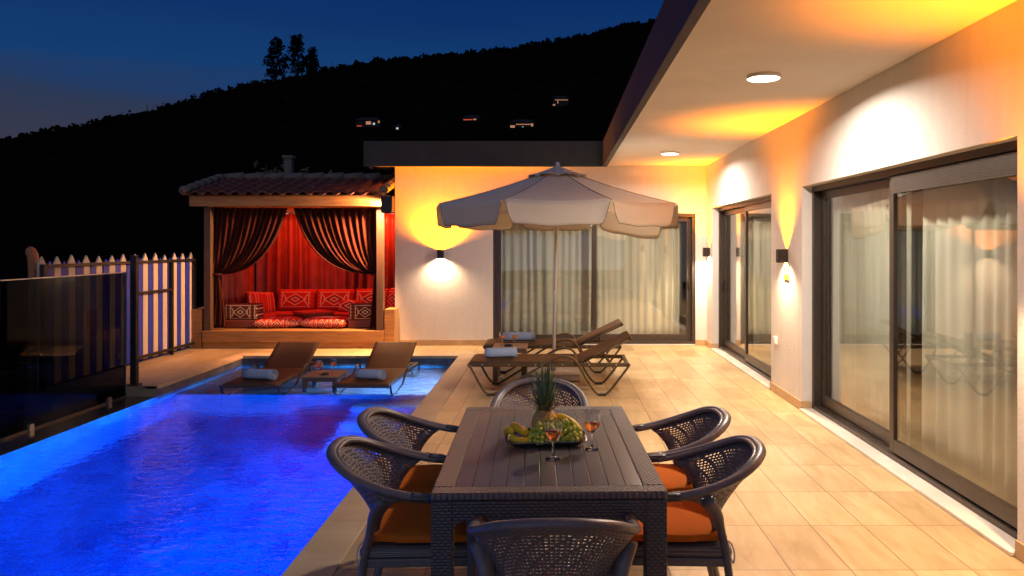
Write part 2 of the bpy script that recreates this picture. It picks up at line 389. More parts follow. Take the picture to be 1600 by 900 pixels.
w = bpy.data.worlds.new('World'); scene.world = w; w.use_nodes = True
nt = w.node_tree; bg = nt.nodes['Background']
sky = N(nt, 'ShaderNodeTexSky'); sky.sky_type = 'NISHITA'; sky.sun_disc = False
sky.sun_elevation = R(-4.5); sky.sun_rotation = R(-75); sky.altitude = 200; sky.dust_density = 1.5; sky.ozone_density = 3.0
# dusk: the afterglow low over the horizon, deep blue above
tc = N(nt, 'ShaderNodeTexCoord'); sp = N(nt, 'ShaderNodeSeparateXYZ'); L(nt, tc.outputs['Generated'], sp.inputs[0])
cn_ = N(nt, 'ShaderNodeTexNoise', Scale=3.0, Detail=5.0); mpx = N(nt, 'ShaderNodeMapping'); mpx.inputs['Scale'].default_value = (1,1,7)
L(nt, tc.outputs['Generated'], mpx.inputs[0]); L(nt, mpx.outputs[0], cn_.inputs['Vector'])
el = math_(nt, 'ADD', sp.outputs[2], math_(nt, 'MULTIPLY', math_(nt, 'SUBTRACT', cn_.outputs['Fac'], .5), .08))
rp_ = N(nt, 'ShaderNodeValToRGB'); L(nt, el, rp_.inputs[0]); cr_ = rp_.color_ramp
cr_.elements[0].position = .08; cr_.elements[0].color = (.052,.036,.048,1)
cr_.elements[1].position = .75; cr_.elements[1].color = (.0030,.014,.072,1)
for p_, c_ in ((.15,(.024,.036,.075,1)),(.21,(.006,.042,.150,1)),(.33,(.002,.022,.120,1))):
    e_ = cr_.elements.new(p_); e_.color = c_
ad = N(nt, 'ShaderNodeMix'); ad.data_type = 'RGBA'; ad.blend_type = 'ADD'; ad.inputs[0].default_value = .12
L(nt, rp_.outputs[0], ad.inputs[6]); L(nt, sky.outputs[0], ad.inputs[7])
wst = N(nt, 'ShaderNodeMapRange'); wst.interpolation_type = 'SMOOTHSTEP'; L(nt, math_(nt, 'MULTIPLY', sp.outputs[1], -1.0), wst.inputs[0])
wst.inputs[1].default_value = -.1; wst.inputs[2].default_value = .9
gw = N(nt, 'ShaderNodeMix'); gw.data_type = 'RGBA'; gw.blend_type = 'ADD'; gw.inputs[0].default_value = 1
L(nt, ad.outputs[2], gw.inputs[6]); L(nt, mixc(nt, wst.outputs[0], (0,0,0), (.225,.235,.29)), gw.inputs[7])   # brighter western half of the dusk sky
L(nt, gw.outputs[2], bg.inputs[0]); bg.inputs[1].default_value = 1.0

def lamp(kind, name, loc, energy, col, rot=(0,0,0), **kw):
    l = bpy.data.lights.new(name, kind); l.energy = energy; l.color = col
    for k, v in kw.items(): setattr(l, k, v)
    o = bpy.data.objects.new(name, l); C.objects.link(o); o.location = loc; o.rotation_euler = rot; return o

# ------------------------------------------------------------------ ground, patio, pool
WX = 2.485          # house wall plane along the terrace
BY = 12.75          # back wall plane
WZ = -.13           # water level
def pool_right(y): return -1.35 - (y-0.0)*.0127
PL = -4.79; PB = 11.56
fl = MB()
fl.poly([(pool_right(-3)+.25,-3,0),(WX+.3,-3,0),(WX+.3,BY+.3,0),(pool_right(PB)+.25,BY+.3,0),(pool_right(PB)+.25,PB+.25,0)])
fl.poly([(-6.05,PB+.25,0),(pool_right(PB)+.25,PB+.25,0),(pool_right(PB)+.25,BY+.3,0),(-6.05,BY+.3,0)])
fl.poly([(-6.05,9.1,0),(PL-.15,9.1,0),(PL-.15,PB+.25,0),(-6.05,PB+.25,0)])
struct(fl.build('patio_floor', M['tile']))
cp = MB()
cp.prism([(pool_right(-3)-.012,-3),(pool_right(-3)+.247,-3),(pool_right(PB)+.247,PB+.247),(pool_right(PB)-.012,PB-.012)], -.04, .006)
cp.prism([(pool_right(PB)-.013,PB-.012),(pool_right(PB)+.245,PB+.247),(PL-.148,PB+.247),(PL+.012,PB-.012)], -.04, .005)
cp.prism([(PL+.012,PB-.013),(PL-.148,PB+.246),(PL-.148,9.1),(PL+.012,9.1)], -.04, .004)
struct(cp.build('pool_coping', M['coping'], bevel=.006))
dk = MB()   # mass under the raised deck beside the pool
dk.box(-6.05,PL-.01,9.1,BY,-3,-.005)
dk.box(-6.05,-5.21,8.62,9.1,-3,-.004)
struct(dk.build('deck_foundation', M['concrete']))
# basin
bs = MB(); FZ = -1.45
yr = [-3, 9.5]
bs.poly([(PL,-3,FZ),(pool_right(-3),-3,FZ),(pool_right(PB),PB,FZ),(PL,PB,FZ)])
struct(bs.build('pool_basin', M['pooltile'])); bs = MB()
bs.poly([(pool_right(-3),-3,FZ),(pool_right(-3),-3,-.02),(pool_right(PB),PB,-.02),(pool_right(PB),PB,FZ)])
bs.poly([(pool_right(PB),PB,FZ),(pool_right(PB),PB,-.02),(PL,PB,-.02),(PL,PB,FZ)])
bs.poly([(PL,PB,FZ),(PL,PB,-.02),(PL,9.1,-.02),(PL,9.1,FZ)])
bs.poly([(PL,9.1,FZ),(PL,9.1,WZ+.004),(PL,-3,WZ+.004),(PL,-3,FZ)])
bs.poly([(PL,-3,FZ),(PL,-3,-.02),(pool_right(-3),-3,-.02),(pool_right(-3),-3,FZ)])
struct(bs.build('pool_basin_wall', M['poolwall']))
SY = 9.5; SZ = -.38
sh = MB(); sh.box(PL+.002,pool_right(SY)-.004,SY,PB-.002,FZ+.002,SZ)
struct(sh.build('pool_shelf', M['shelf'], bevel=.01))
st = MB()
st.box(-2.45,pool_right(8.6)-.004,9.0,SY-.002,FZ+.004,-.62)
st.box(-2.45,pool_right(8.6)-.004,8.5,8.998,FZ+.004,-.86)
st.box(-2.45,pool_right(8.6)-.004,8.0,8.498,FZ+.004,-1.12)
struct(st.build('pool_steps', M['poolwall'], bevel=.01))
tb = MB()
bz0, bz1 = -.30, -.042
d = .004
tb.poly([(pool_right(PB)-d,PB-d,bz0),(pool_right(PB)-d,PB-d,bz1),(PL+d,PB-d,bz1),(PL+d,PB-d,bz0)])
bandb = tb.build('waterline_tiles', M['band']); struct(bandb)
tb = MB()
tb.poly([(PL+d,PB-d,bz0),(PL+d,PB-d,bz1),(PL+d,9.1,bz1),(PL+d,9.1,bz0)])
tb.poly([(pool_right(-3)-d,-3,bz0),(pool_right(-3)-d,-3,bz1),(pool_right(PB)-d,PB-d,bz1),(pool_right(PB)-d,PB-d,bz0)])
struct(tb.build('waterline_tiles', M['band']))
wt = MB(); wt.poly([(PL+.001,-2.99,WZ),(pool_right(-3)-.006,-2.99,WZ),(pool_right(PB)-.006,PB-.006,WZ),(PL+.001,PB-.006,WZ)])
struct(wt.build('pool_water', M['water']))
lg = MB(); lg.box(PL-.40,PL-.001,-3,9.098,-3,WZ+.006)
struct(lg.build('pool_overflow_ledge', M['ledge'], bevel=.01))

# terrain: a terrace for the villa, a drop beside the pool, a wooded hill behind
RIDGE = [(-1400,20),(-872,150),(-800,157),(-762,182),(-690,197),(-600,213),(-540,228),(-470,252),(-370,267),(-270,290),(-170,303),(-70,310),(30,328),(90,343),(140,350),(300,372),(700,400),(1500,380)]
RY = 420.0
def ridge(x):
    u = x/RY*F
    for (a, ha), (b_, hb) in zip(RIDGE, RIDGE[1:]):
        if u <= b_: return (ha + (hb-ha)*max(0,(u-a))/(b_-a))*RY/F
    return RIDGE[-1][1]*RY/F
def terr(x, y):
    hill = ridge(x)*(.12*sstep(18,230,y)+.88*sstep(190,RY,y)) * (1 - .25*sstep(RY, RY+250, y))
    hill += 5*noise.noise(Vector((x*.012, y*.012, 3)))*sstep(40,150,y)
    near = -3.2 - 9*sstep(6, 45, -x)*(1-sstep(30,120,y)) 
    plat = sstep(-9,-6.1,x)*(1-sstep(17,30,y))*sstep(12.9,14.2,y)*2.95
    return near + plat + hill
def axis(vals):
    out = []
    for a, b_, n in vals: out += [a+(b_-a)*i/n for i in range(n)]
    return out + [vals[-1][1]]
xs = axis([(-900,-200,24),(-200,-20,30),(-20,10,20),(10,120,16),(120,900,20)])
ys = axis([(-120,0,8),(0,40,24),(40,200,30),(200,480,46),(480,900,12)])
g = MB(); w_ = len(xs)
g.add([(x,y,terr(x,y)) for y in ys for x in xs], [(j*w_+i,j*w_+i+1,(j+1)*w_+i+1,(j+1)*w_+i) for j in range(len(ys)-1) for i in range(w_-1)])
struct(g.build('hill_terrain', M['hill'], smooth=True))

# forest cover on the hill (uncountable)
fo = MB()
def clump(mb, c, r, h, k=14, leaf=None):
    for _ in range(k):
        a = random.uniform(0,2*PI); t = random.random(); rr = r*math.sqrt(random.random())*math.sqrt(max(.05,1-t*t))
        p = Vector((c[0]+rr*math.cos(a), c[1]+rr*math.sin(a), c[2]+h*t))
        s_ = (leaf or r*.45)*random.uniform(.6,1.2)
        u = Vector((random.gauss(0,1),random.gauss(0,1),random.gauss(0,1))).normalized(); v = u.orthogonal().normalized(); n_ = u.cross(v)
        mb.add([p+u*s_, p+v*s_*.7, p-u*s_, p-v*s_*.7, p+n_*s_*.6],[(0,1,4),(1,2,4),(2,3,4),(3,0,4)])
for i in range(3600):
    u = random.uniform(-1000, 420); y = RY*random.choice([1,1,1,random.uniform(.7,1)])*random.uniform(.97,1.02)
    x = u*y/F*random.uniform(.98,1.02)
    r = random.uniform(1.3,3.0); clump(fo, (x,y,terr(x,y)-1.2), r, r*random.uniform(.9,1.5), 14)
for i in range(60):
    u = random.uniform(-880,-350); y = RY*random.uniform(.98,1.0); x = u*y/F
    r = random.uniform(.7,1.4)
    for q in range(5): clump(fo, (x,y,terr(x,y)-1+q*1.5), r*(1.15-q*.2), 1.8, 9)
tag(fo.build('forest', M['forest']), 'dark wooded hillside under the dusk sky behind the villa', 'forest', kind='stuff')

# two tall ridge trees and a lower one
def ridge_tree(u, h, r, label):
    y = RY*.97; x = u*y/F; z = terr(x,y)-1
    t = thing('tall_tree', label, 'tree', (x,y,z), 0, 'tall trees on the ridge')
    MB().tube([(0,0,0),(.2,0,h*.4),(-.1,0,h*.8)], [.5,.35,.12], 6).build('trunk', M['bark'], t, True)
    cr = MB()
    for k in range(int(h*6)):
        z_ = h*random.uniform(.18,1.0); q = z_/h
        rr = r*(1-abs(q-.5)*1.15)*random.uniform(.2,1.1)
        a = random.uniform(0,2*PI)
        clump(cr, (rr*math.cos(a),rr*math.sin(a),z_), 1.5, 2.0, 10)
    cr.build('crown', M['forest'], t)
ridge_tree(-440, 24, 6.2, 'tall upright tree on the ridge, broadest of the three standing together')
ridge_tree(-407, 23.5, 5.6, 'tall narrow tree on the ridge between a broad one and a short one')
ridge_tree(-384, 15, 3.4, 'short slim tree on the ridge, lowest of the three standing together')

# lit houses far up the hillside
def far_house(px, py, wpx, hpx, y, label, windows, roofmat='fascia'):
    y = next((q for q in range(60,int(RY),2) if terr((px-872)*q/F,q) > 1.69-(py+hpx/2-382)*q/F), y)   # where that slope stands
    k = y/F; x = (px-872)*k; z = 1.69-(py-382)*k
    w2, h2 = wpx*k*.42, hpx*k*.40
    hs = thing('hillside_house', label, 'house', (x,y,z-h2), 0, 'houses on the far hillside')
    MB().box(-w2,w2,0,5,-4,h2*2).build('wall', M['housewall'], hs)
    MB().add([(-w2-.6,-.6,h2*2),(w2+.6,-.6,h2*2),(w2+.6,5.6,h2*2),(-w2-.6,5.6,h2*2),(-w2*.6,2.5,h2*2+1.6),(w2*.6,2.5,h2*2+1.6)],
             [(0,1,5,4),(2,3,4,5),(1,2,5),(3,0,4),(3,2,1,0)]).build('roof', M['housewall'], hs)
    for (a, c, ww, wh, mt) in windows:
        MB().box(a*w2*2-w2, (a+ww)*w2*2-w2, -.12,.02, c*h2*2,(c+wh)*h2*2).build('window', M[mt], hs)
    return hs
far_house(575,193,46,12,300,'far hillside house with a sloping row of pinkish lit windows',[(.05,.05,.2,.12,'lit_red'),(.42,.35,.2,.5,'lit_warm'),(.7,.3,.08,.3,'lit_white'),(.9,.6,.07,.35,'lit_warm')])
far_house(621,201,9,6,280,'tiny far hillside house with one cold white light',[(.25,.3,.45,.55,'lit_white')])
far_house(737,187,34,6,330,'far hillside house glowing red beneath its roof',[(.05,.3,.5,.35,'lit_red'),(.6,.2,.15,.6,'lit_warm')])
far_house(816,196,46,11,320,'far hillside house with a long pale lit terrace',[(.25,.62,.6,.14,'lit_warm'),(.86,.2,.08,.65,'lit_warm'),(.02,.1,.18,.4,'lit_warm'),(.5,.1,.05,.2,'lit_white')])
far_house(876,160,30,14,360,'highest lit house on the hillside with a bright orange eave line',[(.15,.8,.8,.09,'lit_warm'),(.3,.35,.05,.4,'lit_warm'),(.02,.05,.14,.2,'lit_warm')])

# ------------------------------------------------------------------ the villa
house = thing('villa', 'single storey white villa with deep dark edged eaves and wide sliding doors', 'house', (0,0,0))
DZ = 2.28
D1 = (8.88,12.27); D2 = (4.12,7.76)
wl = MB()
T = .28
for a, b_ in ((-3,D2[0]),(D2[1],D1[0]),(D1[1],BY)): wl.box(WX,WX+T,a,b_,0,3.01)
for a, b_ in (D1,D2): wl.box(WX,WX+T,a,b_,DZ,3.01)
wl.build('wall', M['stucco'], house, weld=True)
B1 = (-1.09,2.30); BZ = 2.21
wb = MB()
wb.box(-2.73,B1[0],BY,BY+T,0,3.01); wb.box(B1[1],WX+T,BY,BY+T,0,3.01); wb.box(B1[0],B1[1],BY,BY+T,BZ,3.01)
wb.box(-2.73,-2.73+T,BY+T,18,0,3.01); wb.box(-2.73+T,9,17.8,18,0,3.01)
wb.build('wall', M['stucco'], house)
wi = MB(); wi.box(8.8,9,-3,17.8,0,3.01); wi.box(WX+T,8.8,-3.2,-3,0,3.01); wi.box(WX+T,8.8,8.2,8.35,0,3.0)
wi.build('inner_wall', M['room'], house)
MB().box(WX+T,8.8,-3,BY,-.2,.01).box(-2.45,8.8,BY+T,17.8,-.2,.01).build('interior_floor', M['room'], house)
rf_ = MB(); rf_.box(.80,9.2,-3.3,18.2,3.012,3.3); rf_.box(-3.10,.80,12.47,18.2,3.012,3.3)
rf_.build('roof', M['soffit'], house)
fa = MB(); fa.box(.729,.798,-3.4,12.398,2.96,3.375); fa.box(-3.17,.798,12.40,12.468,2.96,3.375); fa.box(-3.17,-3.102,12.47,18.3,2.96,3.375)
fa.build('fascia', M['fascia'], house, bevel=.004)
q = .016
def skirt(*bx): MB().box(*bx).build('skirting', M['skirt'], house, bevel=.003)
for a, b_ in ((-3,D2[0]),(D2[1],D1[0]),(D1[1],BY-q)): skirt(WX-q,WX-.001,a,b_,.001,.095)
skirt(-2.73-q,B1[0],BY-q,BY-.001,.001,.095); skirt(B1[1],WX-q-.001,BY-q,BY-.001,.001,.095)
for y in (D2[1],D1[1]): skirt(WX,WX+.09,y-q,y-.001,.001,.095)
for a, b_ in (D1,D2): MB().box(WX-.035,WX+.17,a+.002,b_-.018,.001,.024).build('door_sill', M['marble'], house, bevel=.004)
MB().box(B1[0]+.002,B1[1]-.002,BY-.01,BY+.15,.001,.02).build('door_sill', M['marble'], house, bevel=.004)

def sliding_door(T_, width, height, open_first, handle=True, shade=False, split=.5):
    """two leaf sliding door in local x (along) / y (depth, + is inside), placed with matrix T_"""
    d_ = bpy.data.objects.new('sliding_door', None); C.objects.link(d_); d_.parent = house; d_.matrix_local = T_
    fr_ = .055
    f_ = MB(); f_.box(0,fr_,0,.13,.022,height).box(width-fr_,width,0,.13,.022,height).box(fr_,width-fr_,0,.13,height-fr_,height).box(fr_,width-fr_,0,.13,.024,.06)
    f_.box(fr_,width-fr_,.062,.068,.06,.075)
    f_.build('frame', M['alu'], d_, bevel=.003)
    mid = width*split
    for k, (a, b_, yy) in enumerate(((fr_+.002, mid+.04, .015 if open_first else .075), (mid-.04, width-fr_-.002, .075 if open_first else .015))):
        s_ = .075
        z0, z1 = .077, height-fr_-.003
        lf = MB(); lf.box(a,a+s_,yy,yy+.042,z0,z1).box(b_-s_,b_,yy,yy+.042,z0,z1).box(a+s_,b_-s_,yy,yy+.042,z0,z0+.10).box(a+s_,b_-s_,yy,yy+.042,z1-s_,z1)
        lf.build('leaf_frame', M['alu'], d_, bevel=.004)
        MB().box(a+s_-.004,b_-s_+.004,yy+.016,yy+.024,z0+.096,z1-s_+.004).build('glass', M['glass'], d_)
        if handle and k == (1 if handle == 2 else 0):
            xh = (b_-s_*.5) if handle == 2 else a+s_*.5
            MB().box(xh-.012,xh+.012,yy-.016,yy-.001,.93,1.12).box(xh-.008,xh+.008,yy-.036,yy-.016,.96,1.09).build('handle', M['blackmetal'], d_, bevel=.003)
    if shade:
        vb = MB(); vb.box(fr_+.004,width-fr_-.004,.012-.02,.010,height-.24+.02,height-fr_-.005)
        vb = MB()
        for i in range(12):
            z = height-fr_-.012-i*.011
            vb.box(mid+.04,width-fr_-.01,-.004,.012,z-.0085,z)
        vb.build('vent_grille', M['alu_light'], d_)
    return d_
# right wall: local x runs along -Y (far to near) so that local +y points into the house (+X)
def wallM(y_far): 
    return Matrix(((0,1,0,WX+.10),(-1,0,0,y_far),(0,0,1,0),(0,0,0,1)))
sliding_door(wallM(D1[1]), D1[1]-D1[0], DZ, False, 1, False, .5)
sliding_door(wallM(D2[1]), D2[1]-D2[0], DZ, False, 0, True, .5)
sliding_door(Matrix.Translation((B1[0],BY+.02,0)), B1[1]-B1[0], BZ, True, 2, False, .5)

def pleats(name, label, p0, p1, z0, z1, mat, amp=.035, pitch=.12, seed=0, group=None, cat='curtain', thick=.0025):
    p0 = Vector((p0[0],p0[1],0)); p1 = Vector((p1[0],p1[1],0)); d_ = p1-p0; ln = d_.length; d_.normalize(); nr = Vector((-d_.y,d_.x,0))
    rnd = random.Random(seed); ph = [rnd.uniform(0,6.28) for _ in range(6)]
    nu = max(24, int(ln/pitch*10)); 
    def fn(u, v):
        x = u*ln; s_ = x/pitch*2*PI
        wv = math.sin(s_+2.4*math.sin(x*2.1+ph[0])+1.5*math.sin(x*5.3+ph[1])+.8*math.sin(x*11+ph[5]))
        wv = math.copysign(abs(wv)**.7, wv)
        a = amp*(.65+.35*math.sin(x*3.7+ph[2]))*(1-.35*v) + .01*math.sin(x*9+ph[3]+v*2)
        sw = .015*math.sin(v*3+x*4+ph[4])*(1-v)
        p = p0 + d_*(x+sw) + nr*(a*wv)
        return (p.x,p.y,z0+(z1-z0)*v)
    mb = MB(); mb.grid(fn, nu, 10)
    o = mb.build(name, mat, None, True, solid=thick)
    return tag(o, label, cat, group)
GC = 'sheer curtains behind the sliding doors'
cx = WX+.34
m1 = (D1[0]+D1[1])/2; m2 = (D2[0]+D2[1])/2
pleats('curtain','sheer cream curtain behind the far leaf of the house door nearest the corner',(cx,D1[1]-.25),(cx,m1+.03),.03,2.42,M['sheer'],seed=1,group=GC)
pleats('curtain','sheer cream curtain behind the leaf beside the wall lamp with the yellow notice',(cx,m1-.05),(cx,D1[0]-.05),.03,2.42,M['sheer'],seed=2,group=GC)
pleats('curtain','sheer curtain behind the farther leaf of the widest glass door',(cx,D2[1]+.05),(cx,m2+.22),.03,2.42,M['sheer'],seed=3,group=GC)
pleats('curtain','sheer curtain with deep folds behind the nearest glass leaf',(cx,m2-.10),(cx,D2[0]-.1),.03,2.42,M['sheer'],.05,.16,seed=4,group=GC)
mb_ = (B1[0]+B1[1])/2
pleats('curtain','sheer curtain behind the pool side leaf of the glass door under the parasol',(B1[0]+.02,BY+.36),(mb_-.03,BY+.36),.03,2.42,M['sheer'],.04,.15,seed=5,group=GC)
pleats('curtain','sheer curtain in the corner leaf of the end wall door, gap beside its handle',(mb_+.03,BY+.36),(B1[1]-.20,BY+.36),.03,2.42,M['sheer'],.04,.14,seed=6,group=GC)

# wall lamps (up: amber, down: warm white)
def wall_lamp(loc, rz, label, upw=None, ups=100, ub=1.0):
    """mounted on a wall; local -y is away from the wall"""
    t = thing('wall_lamp', label, 'wall lamp', loc, rz, 'up and down wall lamps')
    h = .073
    hb = MB(); a = .05; o_ = .105; th = .004
    hb.box(-a,a,-o_,-o_+th,-h,h).box(-a,a,-th-.001,-.001,-h,h).box(-a,-a+th,-o_+th,-th-.001,-h,h).box(a-th,a,-o_+th,-th-.001,-h,h).box(-a+th,a-th,-o_+th,-th-.001,-.03,.03)
    hb.build('housing', M['lampbox'], t, bevel=.001)
    MB().lathe([(0,.031),(.022,.031),(.022,.034),(0,.0345)],16,(0,-.052,0)).build('lens', M['lens_up'], t)
    MB().lathe([(0,-.0345),(.022,-.034),(.022,-.031),(0,-.031)],16,(0,-.052,0)).build('lens', M['lens_dn'], t)
    Mx = Matrix.Translation(loc) @ Matrix.Rotation(rz,4,'Z')
    p = Mx @ Vector((0,-.052,.05)); e = Matrix.Rotation(rz,4,'Z')
    lamp('SPOT','lamp_beam_up',p,upw or UPW,(1,.235,.0),(R(180),0,0),spot_size=R(ups),spot_blend=ub,shadow_soft_size=.018)
    p = Mx @ Vector((0,-.052,-.05))
    lamp('SPOT','lamp_beam_down',p,DNW,(1,.62,.34),(0,0,0),spot_size=R(158),spot_blend=1.0,shadow_soft_size=.018)
UPW, DNW = 520, 165
wall_lamp((WX-.001,12.50,1.565), R(-90), 'small black wall lamp in the corner beside the end wall door')
wall_lamp((WX-.001,8.27,1.565), R(-90), 'small black wall lamp above the yellow notice between the glass doors')
wall_lamp((WX-.001,3.75,1.565), R(-90), 'small black wall lamp at the near end of the house wall')
wall_lamp((-1.96,BY-.001,1.53), 0, 'small wall lamp on the end wall between gazebo and parasol',1700,162,1.0)

wall_lamp((-2.731,13.05,1.53), R(90), 'small wall lamp on the side wall of the villa facing the gazebo')
fd = thing('floodlight','small dark floodlight at the house end of the gazebo beam','floodlight',(-2.70,12.215,2.46))
MB().box(-.05,.05,-.04,.04,-.05,0).build('housing', M['lampbox'], fd, bevel=.004); MB().box(-.04,.04,-.03,.03,-.055,-.0505).build('lens', M['lens_up'], fd)
MB().box(.053,.060,-.10,.075,-.24,0).box(-.01,.052,.062,.069,-.24,0).box(-.12,.052,-.100,-.093,-.27,0).build('added_light_shield', M['lampbox'], fd)  # plates added to keep the beam off the end wall and water loungers
fo_ = lamp('SPOT','floodlight_beam',(-2.70,12.215,2.395),1250,(1,.45,.19),(0,0,0),spot_size=R(128),spot_blend=.35,shadow_soft_size=.04)
fo_.rotation_euler = (Vector((-5.0,11.2,.3))-Vector((-2.70,12.215,2.395))).to_track_quat('-Z','Y').to_euler()
def ceiling_light(x, y, label):
    t = thing('ceiling_light', label, 'ceiling light', (x,y,3.011), 0, 'round ceiling lights under the eaves')
    MB().lathe([(.10,0),(.128,0),(.130,-.006),(.130,-.024),(.128,-.028),(.1245,-.028),(.1245,-.022),(.10,-.02)],32).build('rim', M['socket'], t, True)
    MB().lathe([(.124,-.024),(.118,-.029),(0,-.030)],32).build('diffuser', M['diffuser'], t)
    lamp('AREA','ceiling_light_lamp',(x,y,3.011-.036),CLW,(1,.83,.68),(0,0,0),shape='DISK',size=.23,spread=R(166))
CLW = 118
ceiling_light(1.605,5.95,'round white ceiling light above the dining table end of the eaves')
ceiling_light(1.60,10.9,'round white ceiling light near the corner of the eaves')

# notice and socket on the pier
sg = thing('notice_sign','small white notice with yellow green pictogram blocks under the wall lamp','sign',(WX-.001,8.27,0),R(-90))
MB().box(-.10,.10,-.006,0,1.30,1.50).build('panel', M['sign_w'], sg)
s1 = MB()
for i in range(4): s1.box(-.08+i*.042,-.05+i*.042,-.0085,-.0065,1.455,1.49)
s1.box(-.085,.085,-.0085,-.0065,1.405,1.44); s1.box(-.085,.085,-.0085,-.0065,1.31,1.375)
s1.build('pictogram_block', M['sign_y'], sg)
s2 = MB()
for i in range(3): s2.box(-.07+i*.052,-.035+i*.052,-.0105,-.009,1.412,1.433)
for i in range(2): s2.box(-.06,.06,-.0105,-.009,1.325+i*.022,1.332+i*.022)
s2.build('lettering', M['sign_d'], sg)
so = thing('wall_socket','white outdoor socket low on the pier beside the widest glass door','socket',(WX-.001,8.66,.60),R(-90))
MB().box(-.04,.04,-.022,0,-.045,.045).build('box', M['socket'], so, bevel=.006)
MB().box(-.034,.034,-.034,-.0225,-.036,.04).build('flap', M['socket'], so, bevel=.006)

# ------------------------------------------------------------------ gazebo
gz = thing('gazebo','timber gazebo with terracotta tiled roof and tied back maroon curtains','gazebo',(0,0,0))
GX0, GX1, GY0, GY1 = -5.75, -2.84, 12.34, 14.6
pf = MB(); pf.box(GX0-.02,GX1+.02,GY0+.03,GY1,.0,.095); pf.box(GX0-.02,GX1+.02,GY0,GY1,.10,.29)
pf.build('platform', M['wood'], gz, bevel=.006)
for x in (GX0, GX1-.11):
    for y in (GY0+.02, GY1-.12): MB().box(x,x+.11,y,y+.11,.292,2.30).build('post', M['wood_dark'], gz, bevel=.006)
MB().box(GX0-.2,GX1+.12,GY0-.06,GY0+.10,2.305,2.475).build('beam', M['wood'], gz, bevel=.008)
MB().box(GX0-.2,GX1+.08,GY1-.14,GY1-.02,2.305,2.475).build('beam', M['wood'], gz, bevel=.008)
for x in (GX0-.01, GX1-.12): MB().box(x,x+.12,GY0+.102,GY1-.142,2.31,2.47).build('beam', M['wood'], gz, bevel=.008)
MB().box(GX0-.22,GX0-.04,GY0+.02,GY1-.14,.0,.64).build('side_panel', M['wood'], gz, bevel=.006)
MB().box(GX1+.022,GX1+.185,GY0+.02,GY0+.37,.0,.64).build('side_panel', M['wood'], gz, bevel=.006)
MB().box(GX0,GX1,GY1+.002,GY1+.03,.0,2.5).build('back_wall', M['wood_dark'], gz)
RX0, RX1, RY0, RY1 = -6.02, -2.76, 12.16, 13.62
def roofz(y):
    t = (y-RY0)/(RY1-RY0); return 2.50+.36*(t if t <= 1 else 2-t)
def tilefn(u, v, y0, y1):
    x = RX0+u*(RX1-RX0); y = y0+(y1-y0)*v
    ph = (x-RX0)/.215*2*PI; c_ = math.cos(ph)
    course = abs(y-RY1)/.24; step = .022*(1-(course % 1.0)) if False else .022*(course % 1.0)
    return (x, y, roofz(y)+.03*(abs(c_)**.7*(1 if c_>0 else -.55))+step)
rt = MB()
rt.grid(lambda u,v: tilefn(u,v,RY0,RY1), 180, 48)
rt.grid(lambda u,v: tilefn(u,v,RY1,RY1+1.2), 180, 20)
roof = rt.build('roof', M['terracotta'], gz, solid=.014)
rg = MB()
n_ = 9
for i in range(n_):
    x0 = RX0+.02+i*(RX1-RX0-.04)/n_; x1 = x0+(RX1-RX0-.04)/n_+.02
    rg.tube([(x0,RY1,2.875),(x1,RY1,2.89)],[.075,.095],10)
rg.build('ridge_tile', M['mortar'], roof, True)
for X_ in (RX0+.03, RX1-.04):
    vg = MB()
    for i in range(6):
        y0 = RY0+i*(RY1-RY0)/6; y1 = y0+(RY1-RY0)/6+.03
        vg.tube([(X_,y0,roofz(y0)+.05),(X_,y1,roofz(min(y1,RY1))+.035)],[.075,.06],8)
    vg.build('verge_tile', M['mortar'], roof, True)
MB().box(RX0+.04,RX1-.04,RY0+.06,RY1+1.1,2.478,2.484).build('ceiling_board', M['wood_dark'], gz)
MB().box(-5.55,-3.0,GY1-.16,GY1-.145,2.25,2.275).build('led_strip', M['led'], gz)
lamp('AREA','gazebo_red_lamp',(-4.7,13.6,2.28),25,(1,.10,.03),(R(20),0,0),shape='RECTANGLE',size=1.2,size_y=.1)
lamp('AREA','gazebo_red_wash',(-3.1,14.0,2.24),17,(1,.12,.04),(R(30),0,0),shape='RECTANGLE',size=.3,size_y=.04)

def tied_curtain(name, label, xt0, xt1, tie, xb0, xb1, Y, flip, mat):
    zt, zb = 2.29, .33
    def fn(s_, v):
        # s_: 0 outer edge (at the post) .. 1 inner edge
        xa = xt0+(xt1-xt0)*s_
        kx, kz = tie[0]+(.09*s_ if not flip else -.09*s_), tie[1]
        xb = xb0+(xb1-xb0)*s_
        fold = math.sin(s_*13*2*PI+.7*math.sin(s_*9))
        if v < .62:
            t = v/.62
            c = (xa+(kx-xa)*.22, kz+(zt-kz)*.08)
            x = (1-t)**2*xa+2*t*(1-t)*c[0]+t*t*kx; z = (1-t)**2*zt+2*t*(1-t)*c[1]+t*t*kz
            z += -.10*s_*math.sin(PI*t)*.5
            a = .034*(1-t)+.010*t
            yb = -.05*math.sin(PI*t)
        else:
            t = (v-.62)/.38
            x = kx+(xb-kx)*sstep(0,1,t**.7); z = kz+(zb-kz)*t; a = .010+.024*t; yb = -.02
        return (x, Y+a*fold+yb+.012*math.sin(v*9+s_*20), z)
    mb = MB(); mb.grid(fn, 156, 40)
    return tag(mb.build(name, mat, None, True, solid=.004), label, 'curtain', 'curtains tied back on the gazebo front')
lc = tied_curtain('tied_curtain','dark maroon curtain tied to the gazebo post beside the blue and white fence',-5.66,-4.46,(-5.66,1.20),-5.74,-5.47,12.53,False,M['maroon'])
rc = tied_curtain('tied_curtain','dark maroon curtain tied to the gazebo post beside the white end wall',-2.93,-4.36,(-2.93,1.20),-2.90,-3.08,12.54,True,M['maroon'])
